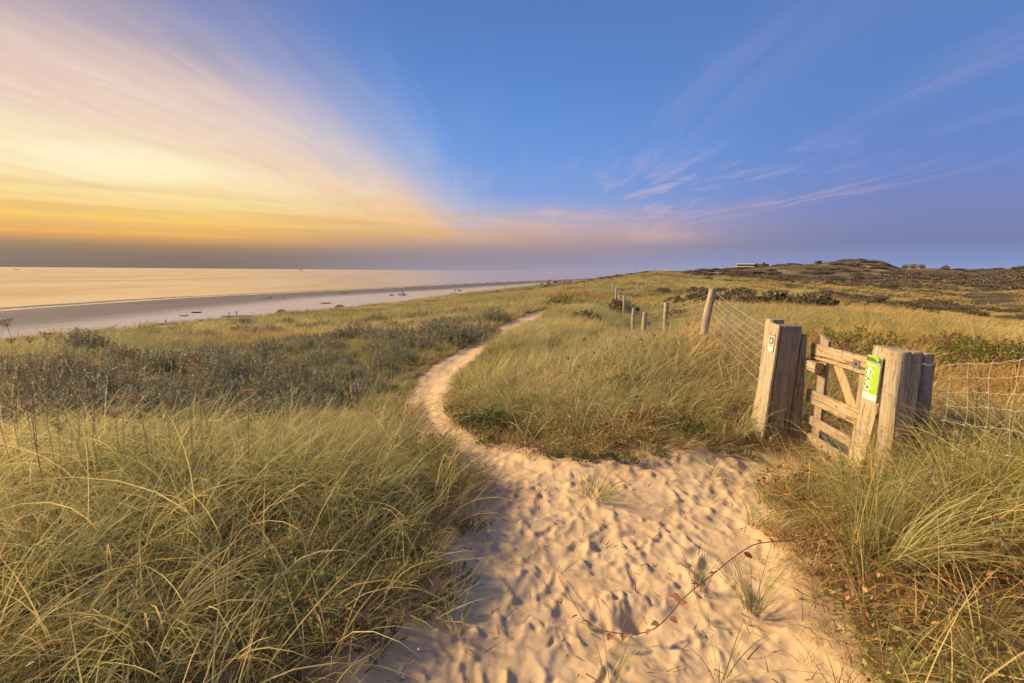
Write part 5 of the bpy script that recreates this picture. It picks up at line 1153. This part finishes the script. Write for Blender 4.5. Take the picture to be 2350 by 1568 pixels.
# low sheds behind the dark hummock
pS = at(1577, 624.5, 680); t_ = empty('beach_shed', (pS[0], pS[1], pS[2]-2.0), -math.atan2(pS[0], pS[1]), 'low flat roofed building with a flag far behind the dark hummock', 'building')
pb('wall', M_LWALL, -7, 7, -3, 2.0, 0, 7, t_); pb('roof', M_ROOF, -7.6, 7.6, 2.0, 2.6, -.5, 7.5, t_); pb('window_band', M_GLASS, -6, 6, .8, 1.6, -.2, -.02, t_); b_ = MB(); b_.tube([(-2, 1, 2.6), (-2, 1, 6)], .12, 4); b_.build('flagpole', M_CREAM, t_); pb('flag', M_ROOF, -1.9, -.3, 5.1, 6, 1, 1.06, t_)
pS = at(1592, 626, 680); t_ = empty('beach_shed', (pS[0], pS[1], pS[2]-1.6), -math.atan2(pS[0], pS[1]), 'tiny white cabin right of the low building with the flag', 'building')
pb('wall', M_CREAM, -3, 3, -3, 1.6, 0, 4, t_); pb('roof', M_LWALL, -3.3, 3.3, 1.6, 2.0, -.3, 4.3, t_); pb('window', M_GLASS, -1, 1, .4, 1.2, -.15, -.02, t_)
# crane on the horizon
pC = at(1461, 628, 1500); t_ = empty('crane', (pC[0], pC[1], pC[2]-2), 0, 'thin leaning crane jib on the horizon above the dune crest', 'crane')
b_ = MB(); b_.tube([(-3, 0, 18), (8, 0, -4)], .55, 4, .9); b_.build('jib', M_ZINC, t_); b_ = MB(); b_.box((9, 0, -5), (10, 4, 4)); b_.build('cab', M_CONC, t_); b_ = MB(); b_.tube([(3, 0, 6), (12, 0, -3)], .3, 4); b_.build('stay', M_ZINC, t_)

# dark scrub on the hills, far off and uncountable
def hill_scrub():
    kinds = [me_from(f'scrub_{i}', [leaf_cloud(260, (0, 0, .35), (1.2, 1.2, .75), .42, [(.17, .14, .10), (.22, .18, .12), (.12, .10, .075), (.26, .21, .13)], 700+i, .7, shell=.4)], M_LEAFI) for i in range(4)]
    x, y = sector(22000, 175, 640, -2, 56); d = xcrest(y)-x; f = fbm(x/30, y/24, 43, 4)+.3*fbm(x/7, y/7, 45, 2); ok = (d < -12) & (f > .20) & (fbm(x/90, y/30, 47, 2) > -.35) & (bare(x, y) < .25)
    for b_ in COL.objects:
        if b_.get('category') in ('building', 'house', 'hut', 'tower') and b_.parent is None: q = np.array(b_.location); a_ = q[:2]/np.hypot(*q[:2]); dd = q[:2]@a_-(x*a_[0]+y*a_[1]); la = np.abs(x*a_[1]-y*a_[0]-(q[0]*a_[1]-q[1]*a_[0])); ok &= ~((dd > -20) & (dd < 70) & (la < (34 if b_['category'] == 'building' else 16)))
    x, y = x[ok], y[ok]; n = len(x)
    s = rng.uniform(.8, 2.0, n)*np.clip(np.hypot(x, y)/260, .7, 1.4)
    scatter('hill_scrub', kinds, np.stack([x, y, height(x, y)], -1), np.stack([np.zeros(n), np.zeros(n), rng.uniform(0, 6.28, n)], -1), np.stack([s, s, s*.55], -1), np.ones((n, 3))*rng.uniform(.75, 1.25, (n, 1)), rng.integers(0, 4, n), 'dark scrub covering the far hills')
hill_scrub()

# ------------------------------------------------------------------ things on the beach and the sea
def bground(px, py):
    d = ray(px, py); zb = -17.3
    for _ in range(6): q = CAM+d*((zb-2.0)/d[2]); zb = float(beachz(q[0:1], q[1:2])[0])
    q[2] = zb; return q
M_WOOD2 = flat('deck_wood', (.30, .25, .21), .9, 0, .3, 2); M_HULLW = flat('white_hull', (.62, .60, .58), .4, 0, .05, 2); M_HULLD = flat('dark_hull', (.05, .045, .05), .5, 0, .2, 2); M_YEL = flat('yellow_paint', (.80, .42, .03), .5, 0, .1, 2); M_CLOTHD = flat('dark_clothing', (.035, .03, .035), .9, 0, .3, 4)
def fig_mesh(stride=.22, arm=.12, h=1.75):
    """a walking person as one skinned body"""
    me = bpy.data.meshes.new('body'); k = h/1.75
    J = [((0, 0, .95), .15), ((0, 0, 1.15), .15), ((0, 0, 1.40), .17), ((0, 0, 1.52), .06), ((0, -.02, 1.63), .105), ((0, -.02, 1.72), .08),
         ((.10, 0, .88), .10), ((.11, -stride*.5, .50), .075), ((.11, -stride*.6, .09), .05), ((.11, -stride*.6-.12, .05), .045),
         ((-.10, 0, .88), .10), ((-.11, stride*.4, .50), .075), ((-.11, stride, .10), .05), ((-.11, stride-.12, .05), .045),
         ((.21, 0, 1.40), .065), ((.26, arm, 1.12), .05), ((.25, arm*1.2-.08, .88), .04), ((-.21, 0, 1.40), .065), ((-.26, -arm, 1.12), .05), ((-.25, -arm*1.5, .88), .04)]
    E = [(0, 1), (1, 2), (2, 3), (3, 4), (4, 5), (0, 6), (6, 7), (7, 8), (8, 9), (0, 10), (10, 11), (11, 12), (12, 13), (2, 14), (14, 15), (15, 16), (2, 17), (17, 18), (18, 19)]
    me.from_pydata([tuple(c*k for c in j[0]) for j in J], E, []); o = bpy.data.objects.new('body', me); COL.objects.link(o)
    md = o.modifiers.new('s', 'SKIN'); 
    for i, v in enumerate(me.skin_vertices[0].data): v.radius = (J[i][1]*k, J[i][1]*k*(.75 if i < 3 else 1)); v.use_root = (i == 0)
    o.modifiers.new('u', 'SUBSURF').levels = 1
    dg = bpy.context.evaluated_depsgraph_get(); r_ = bpy.data.meshes.new_from_object(o.evaluated_get(dg)); bpy.data.objects.remove(o); r_.materials.clear(); r_.materials.append(M_CLOTHD); return r_
FIG = [fig_mesh(.22, .12), fig_mesh(.05, .03), fig_mesh(.35, -.15)]
for i, (px, py, lab) in enumerate(((616, 687.5, 'left of three people walking together near the water'), (619, 687.2, 'middle one of three people walking together near the water'), (622, 686.8, 'right of three people walking together near the water'), (650.5, 688, 'person walking alone on the beach, right of the group of three'),
     (787, 675.8, 'left of two people standing at the water line'), (793, 675.5, 'right of two people standing at the water line'), (937, 661.5, 'person at the water line above the parked trailers'), (948, 662.5, 'left of a close pair walking behind the trailers'), (950, 662.3, 'right of a close pair walking behind the trailers'),
     (1050, 667, 'small person beside the dark post right of the white pole'), (1162, 652.5, 'tiny person at the far water line'), (1203, 650.5, 'tiny person farther along the water line'), (1110, 656.5, 'person alone on the sand left of the grey tents'))):
    p = bground(px, py); o = link('person', FIG[i % 3], loc=tuple(p)); o.rotation_euler = (0, 0, 1.2+i*1.1); o.scale = (1.15,)*3; tag(o, lab+', dark clothes', 'person', 'people far off on the beach')
# two dogs
for px, py, lab in ((602.6, 688.3, 'left of two dark dogs walking ahead of three people'), (610, 688.2, 'right of two dark dogs walking ahead of three people')):
    p = bground(px, py); me = bpy.data.meshes.new('dog'); J = [((-.38, 0, .55), .13), ((0, 0, .55), .12), ((.36, 0, .58), .15), ((.55, 0, .74), .09), ((.68, 0, .80), .09), ((.86, 0, .76), .045), ((-.42, .09, .38), .07), ((-.46, .09, .22), .035), ((-.42, .09, .02), .03), ((-.42, -.09, .38), .07), ((-.40, -.09, .22), .035), ((-.36, -.09, .02), .03), ((.36, .09, .34), .05), ((.34, .09, .02), .03), ((.40, -.09, .34), .05), ((.46, -.09, .02), .03), ((-.55, 0, .60), .03), ((-.75, 0, .72), .02)]
    me.from_pydata([j[0] for j in J], [(0, 1), (1, 2), (2, 3), (3, 4), (4, 5), (0, 6), (6, 7), (7, 8), (0, 9), (9, 10), (10, 11), (2, 12), (12, 13), (2, 14), (14, 15), (0, 16), (16, 17)], []); o = link('dog', me, loc=tuple(p)); o.modifiers.new('s', 'SKIN')
    for i, v in enumerate(me.skin_vertices[0].data): v.radius = (J[i][1],)*2; v.use_root = (i == 1)
    o.modifiers.new('u', 'SUBSURF').levels = 1; me.materials.append(M_CLOTHD); o.scale = (1.2,)*3; o.rotation_euler = (0, 0, 2.6); tag(o, lab, 'dog', 'dogs on the beach')
def at_b(name, px, py, label, cat, group=None, yaw=.35): p = bground(px, py); return empty(name, tuple(p), yaw, label, cat, group)
def boat_hull(L, W, H): 
    b_ = MB(); n = 8; V = []; F = []
    for i in range(n+1):
        s = i/n*2-1; w = W/2*(1-abs(s)**2.4)+.02; z = .12*H*abs(s)**3
        V += [(s*L/2, -w, H+z), (s*L/2, -w*.55, z*2), (s*L/2, w*.55, z*2), (s*L/2, w, H+z)]
    for i in range(n): k = i*4; F += [(k, k+1, k+5, k+4), (k+1, k+2, k+6, k+5), (k+2, k+3, k+7, k+6), (k+3, k, k+4, k+7)]
    F += [(0, 1, 2, 3), (n*4+3, n*4+2, n*4+1, n*4)]; b_.add(V, F); return b_
for px, py, L, m_, lab in ((451, 718.5, 3.6, M_HULLD, 'dark upturned dinghy on the pale sand, left'), (422, 726, 3.2, M_HULLW, 'white dinghy lying left of the dark one'), (748, 697, 5.5, M_HULLD, 'long flat dark raft beside the dune edge'), (1261, 643, 6.5, M_HULLD, 'small boat lying at the far water line')):
    t_ = at_b('dinghy', px, py, lab, 'boat'); boat_hull(L, 1.2, .5).build('hull', m_, t_); b_ = MB(); b_.box((0, 0, .54), (L*.7, .8, .06)); b_.build('thwart', M_HULLW, t_)
# pavilion decks left on the sand
for px, py, w, d, lab in ((420, 741, 9, 7, 'largest bare wooden deck below the dune, left'), (480, 735.5, 9, 4, 'second empty deck frame right of the largest one'), (545, 727, 11, 4, 'long thin deck frame near the dune edge'), (372, 745, 5, 4, 'pale low deck at the left end of the row')):
    t_ = at_b('beach_deck', px, py, lab, 'deck', 'pavilion decks on the beach', .35)
    for i in range(6): b_ = MB(); b_.box((-w/2+(i+.5)*w/6, 0, .50), (w/6-.05, d, .08)); b_.build('deck_board', M_WOOD2, t_)
    for sx in (-1, 1): b_ = MB(); b_.box((0, sx*(d/2-.1), .36), (w, .15, .18)); b_.build('frame', M_HULLW, t_)
    for sx in (-.45, 0, .45):
        for sy in (-.42, .42): b_ = MB(); b_.box((sx*w, sy*d, .14), (.2, .2, .5)); b_.build('pile', M_HULLD, t_)
for px, py, lab in ((381, 744, 'short dark stake at the corner of the largest deck'), (526, 725, 'left of two dark stakes between deck and dune'), (543, 722.5, 'right of two dark stakes between deck and dune')):
    p = bground(px, py); o = logpost('stake', (0, 0, -.3), (0, 0, 1.6), .16, M_HULLD, n=8, nz=2); o.location = tuple(p); tag(o, lab, 'stake', 'stakes on the beach')
for px, py, w, lab in ((647, 729, 4.5, 'grey ridge roof just showing above the dune edge, left'), (780, 716.5, 5, 'grey ridge roof just showing above the dune edge, right')):
    p = bground(px, py-3); t_ = empty('beach_hut', tuple(p), .35, lab, 'hut', 'beach hut roofs')
    b_ = MB(); b_.box((0, 0, .7), (w*.9, 4, 1.8)); b_.build('wall', M_WOOD2, t_)
    b_ = MB(); b_.add([(-w/2, -2.4, 1.6), (w/2, -2.4, 1.6), (w/2, 2.4, 1.6), (-w/2, 2.4, 1.6), (-w/2+1.5, 0, 2.8), (w/2-1.5, 0, 2.8)], [(0, 1, 5, 4), (2, 3, 4, 5), (1, 2, 5), (3, 0, 4), (3, 2, 1, 0)]); b_.build('roof', M_CONC, t_)
# trailers
def trailer(px, py, lab, tall=False):
    t_ = at_b('boat_trailer', px, py, lab, 'trailer', 'trailers on the beach', .25); b_ = MB(); b_.box((0, 0, .75), (3.0, 1.5, .14)); b_.tube([(-1.5, 0, .7), (-3.0, 0, .5)], .07, 5); b_.build('chassis', M_ZINC, t_)
    boat_hull(3.6, 1.3, .6).build('hull', M_HULLW, t_).location = (0, 0, .85)
    for sy in (-.85, .85):
        b_ = MB(); b_.tube([(0, sy-.12, .5), (0, sy+.12, .5)], .5, 14); w_ = b_.build('wheel', M_HULLD, t_); b_ = MB(); b_.tube([(0, sy-.14, .5), (0, sy+.14, .5)], .24, 10); b_.build('rim', M_ZINC, w_)
trailer(899, 680, 'white boat on a trailer with a big black wheel, left one on the beach'); trailer(928, 679.5, 'long white boat on a trailer beside the tall dark post'); trailer(918, 678.5, 'low grey trailer immediately left of the tall dark post'); trailer(1055, 669, 'white boat on a trailer right of the dark post, near the dune edge')
for px, py, h_, r_, m_, lab in ((925, 679, 3.6, .35, M_HULLD, 'thick dark post standing beside the white boats'), (1044.5, 669.5, 2.4, .4, M_HULLD, 'short dark post left of the trailer near the dune edge'), (991, 674, 5.6, .10, M_HULLW, 'thin white pole standing on the beach'), (1079, 668, 9.0, .09, M_ZINC, 'thin tall grey pole right of the trailers'), (456, 709, 3.0, .07, M_ZINC, 'thin stake on the wet sand, left'), (1295, 652, 8.0, .12, M_ZINC, 'thin pole beside the grey tents')):
    p = bground(px, py); o = logpost('beach_pole', (0, 0, -.3), (0, 0, h_), r_, m_, n=8, nz=3, wob=.02); o.location = tuple(p); tag(o, lab, 'pole')
# tents and the yellow cabin
for i, (px, py, s, lab) in enumerate(((1243, 654.5, .8, 'low grey tent, leftmost of the row'), (1257, 654, 1.1, 'grey tent, second of the row'), (1272, 653.3, 1.5, 'tallest grey tent in the middle of the row'), (1285, 652.6, 1.0, 'grey tent right of the tallest'), (1294, 652, 1.2, 'pointed grey tent, rightmost of the row'))):
    t_ = at_b('tent', px, py, lab, 'tent', 'grey tents on the beach'); b_ = MB(); b_.add([(-4*s, -4*s, 1.5*s), (4*s, -4*s, 1.5*s), (4*s, 4*s, 1.5*s), (-4*s, 4*s, 1.5*s), (0, 0, 4.2*s)], [(0, 1, 4), (1, 2, 4), (2, 3, 4), (3, 0, 4), (3, 2, 1, 0)]); b_.build('canopy', M_CONC, t_)
    b_ = MB(); b_.box((0, 0, .74*s), (7.6*s, 7.6*s, 1.5*s)); b_.build('walls', M_WOOD2, t_)
for px, py, w, lab in ((1232, 656.5, 9, 'white low cabin left of the tents'), (1258, 656, 8, 'white low cabin in front of the tents'), (1325, 648, 8, 'white cabin between the tents and the yellow one')):
    t_ = at_b('beach_cabin', px, py, lab, 'cabin'); b_ = MB(); b_.box((0, 0, .9), (w, 3, 1.8)); b_.build('wall', M_HULLW, t_); b_ = MB(); b_.box((0, 0, 1.9), (w+.5, 3.5, .2)); b_.build('roof', M_WOOD2, t_)
t_ = at_b('beach_cabin', 1367, 645.3, 'long bright yellow cabin where the beach meets the dune crest', 'cabin'); b_ = MB(); b_.box((0, 0, 1.6), (15, 5, 3.2)); b_.build('wall', M_YEL, t_); b_ = MB(); b_.box((0, 0, 3.35), (16, 6, .3)); b_.build('roof', M_YEL, t_)
# ships
def sea_pt(px, py): d = ray(px, py); k = (SEA-2.0)/d[2]; return CAM+d*k
p = sea_pt(38, 619.2); t_ = empty('sailing_ship', (p[0], p[1], SEA), .2, 'small sailing ship with bare masts on the sea, far left', 'boat')
L = 8.5/1110*p[1]; boat_hull(L, L*.2, L*.09).build('hull', M_HULLD, t_)
for s in (-.18, .12): b_ = MB(); b_.tube([(s*L, 0, L*.08), (s*L, 0, L*(.55 if s < 0 else .4))], L*.010, 5); b_.build('mast', M_HULLD, t_)
p = sea_pt(690, 620.5); t_ = empty('sailing_boat', (p[0], p[1], SEA), .2, 'tiny sailing boat close under the horizon, over the middle of the beach', 'boat')
L = 5/1110*p[1]; boat_hull(L, L*.2, L*.12).build('hull', M_CONC, t_); b_ = MB(); b_.add([(0, 0, L*.12), (L*.35, 0, L*.14), (0, 0, L*1.2), (0, .3, L*.12), (L*.35, .3, L*.14), (0, .3, L*1.2)], [(0, 1, 2), (5, 4, 3), (0, 3, 4, 1), (1, 4, 5, 2), (2, 5, 3, 0)]); b_.build('sail', M_CONC, t_)

# ------------------------------------------------------------------ labels of look-alikes: row and rank
NUM = ['first', 'second', 'third', 'fourth', 'fifth', 'sixth', 'seventh', 'eighth', 'ninth', 'tenth', 'eleventh', 'twelfth', 'thirteenth', 'fourteenth', 'fifteenth', 'sixteenth', 'seventeenth', 'eighteenth', 'nineteenth', 'twentieth', 'twenty-first', 'twenty-second', 'twenty-third', 'twenty-fourth', 'twenty-fifth']
def relabel(group, phrase, rows, where):
    os_ = [o for o in COL.objects if o.get('group') == group and o.parent is None]
    def pic(o):
        d = MR.T @ (np.array(o.location)-CAM); return 1175+FPX*d[0]/-d[2], 784-FPX*d[1]/-d[2]
    os_.sort(key=lambda o: -pic(o)[1]); n = len(os_); k = -(-n//len(rows))
    for r_ in range(len(rows)):
        for i, o in enumerate(sorted(os_[r_*k:(r_+1)*k], key=lambda o: pic(o)[0])):
            o['label'] = f"{phrase}, {NUM[i]} from the left {rows[r_]} {where}"
relabel('grey thorn bushes on the left slope', 'grey thorn bush', ['in the front row', 'in the middle row', 'in the back row'], 'at left')
relabel('grey thorn bushes beside the narrow path', 'grey thorn bush', ['in the front row', 'in the middle row', 'in the back row'], 'by the path')
relabel('bushes scattered beyond the fence', 'low dark bush', ['nearer group', 'farther group'], 'beyond the fence posts')
relabel('ferns behind the gate', 'yellow green fern', ['nearer row', 'farther row'], 'behind the gate')
relabel('red brambles behind the gate', 'rust red bramble tangle', ['nearer row', 'farther row'], 'behind the gate')
relabel('herb clumps along the sand edge', 'small low herb clump', ['near group', 'far group'], 'at the sand edge')
relabel('yellow flowers in the left grass', 'small yellow flower', ['lower group', 'upper group'], 'in the left grass')
relabel('white flowers beside the path', 'tiny white daisy', ['near group', 'far group'], 'beside the narrow path')
relabel('dried wild carrot heads in the left foreground', 'dried orange seed head', ['in the lowest row', 'in the middle row', 'in the highest row'], 'at left')
relabel('dark seed heads above the grass on the mound', 'small dark seed head', ['nearest group', 'farther group'], 'over the mound')
build_grass()
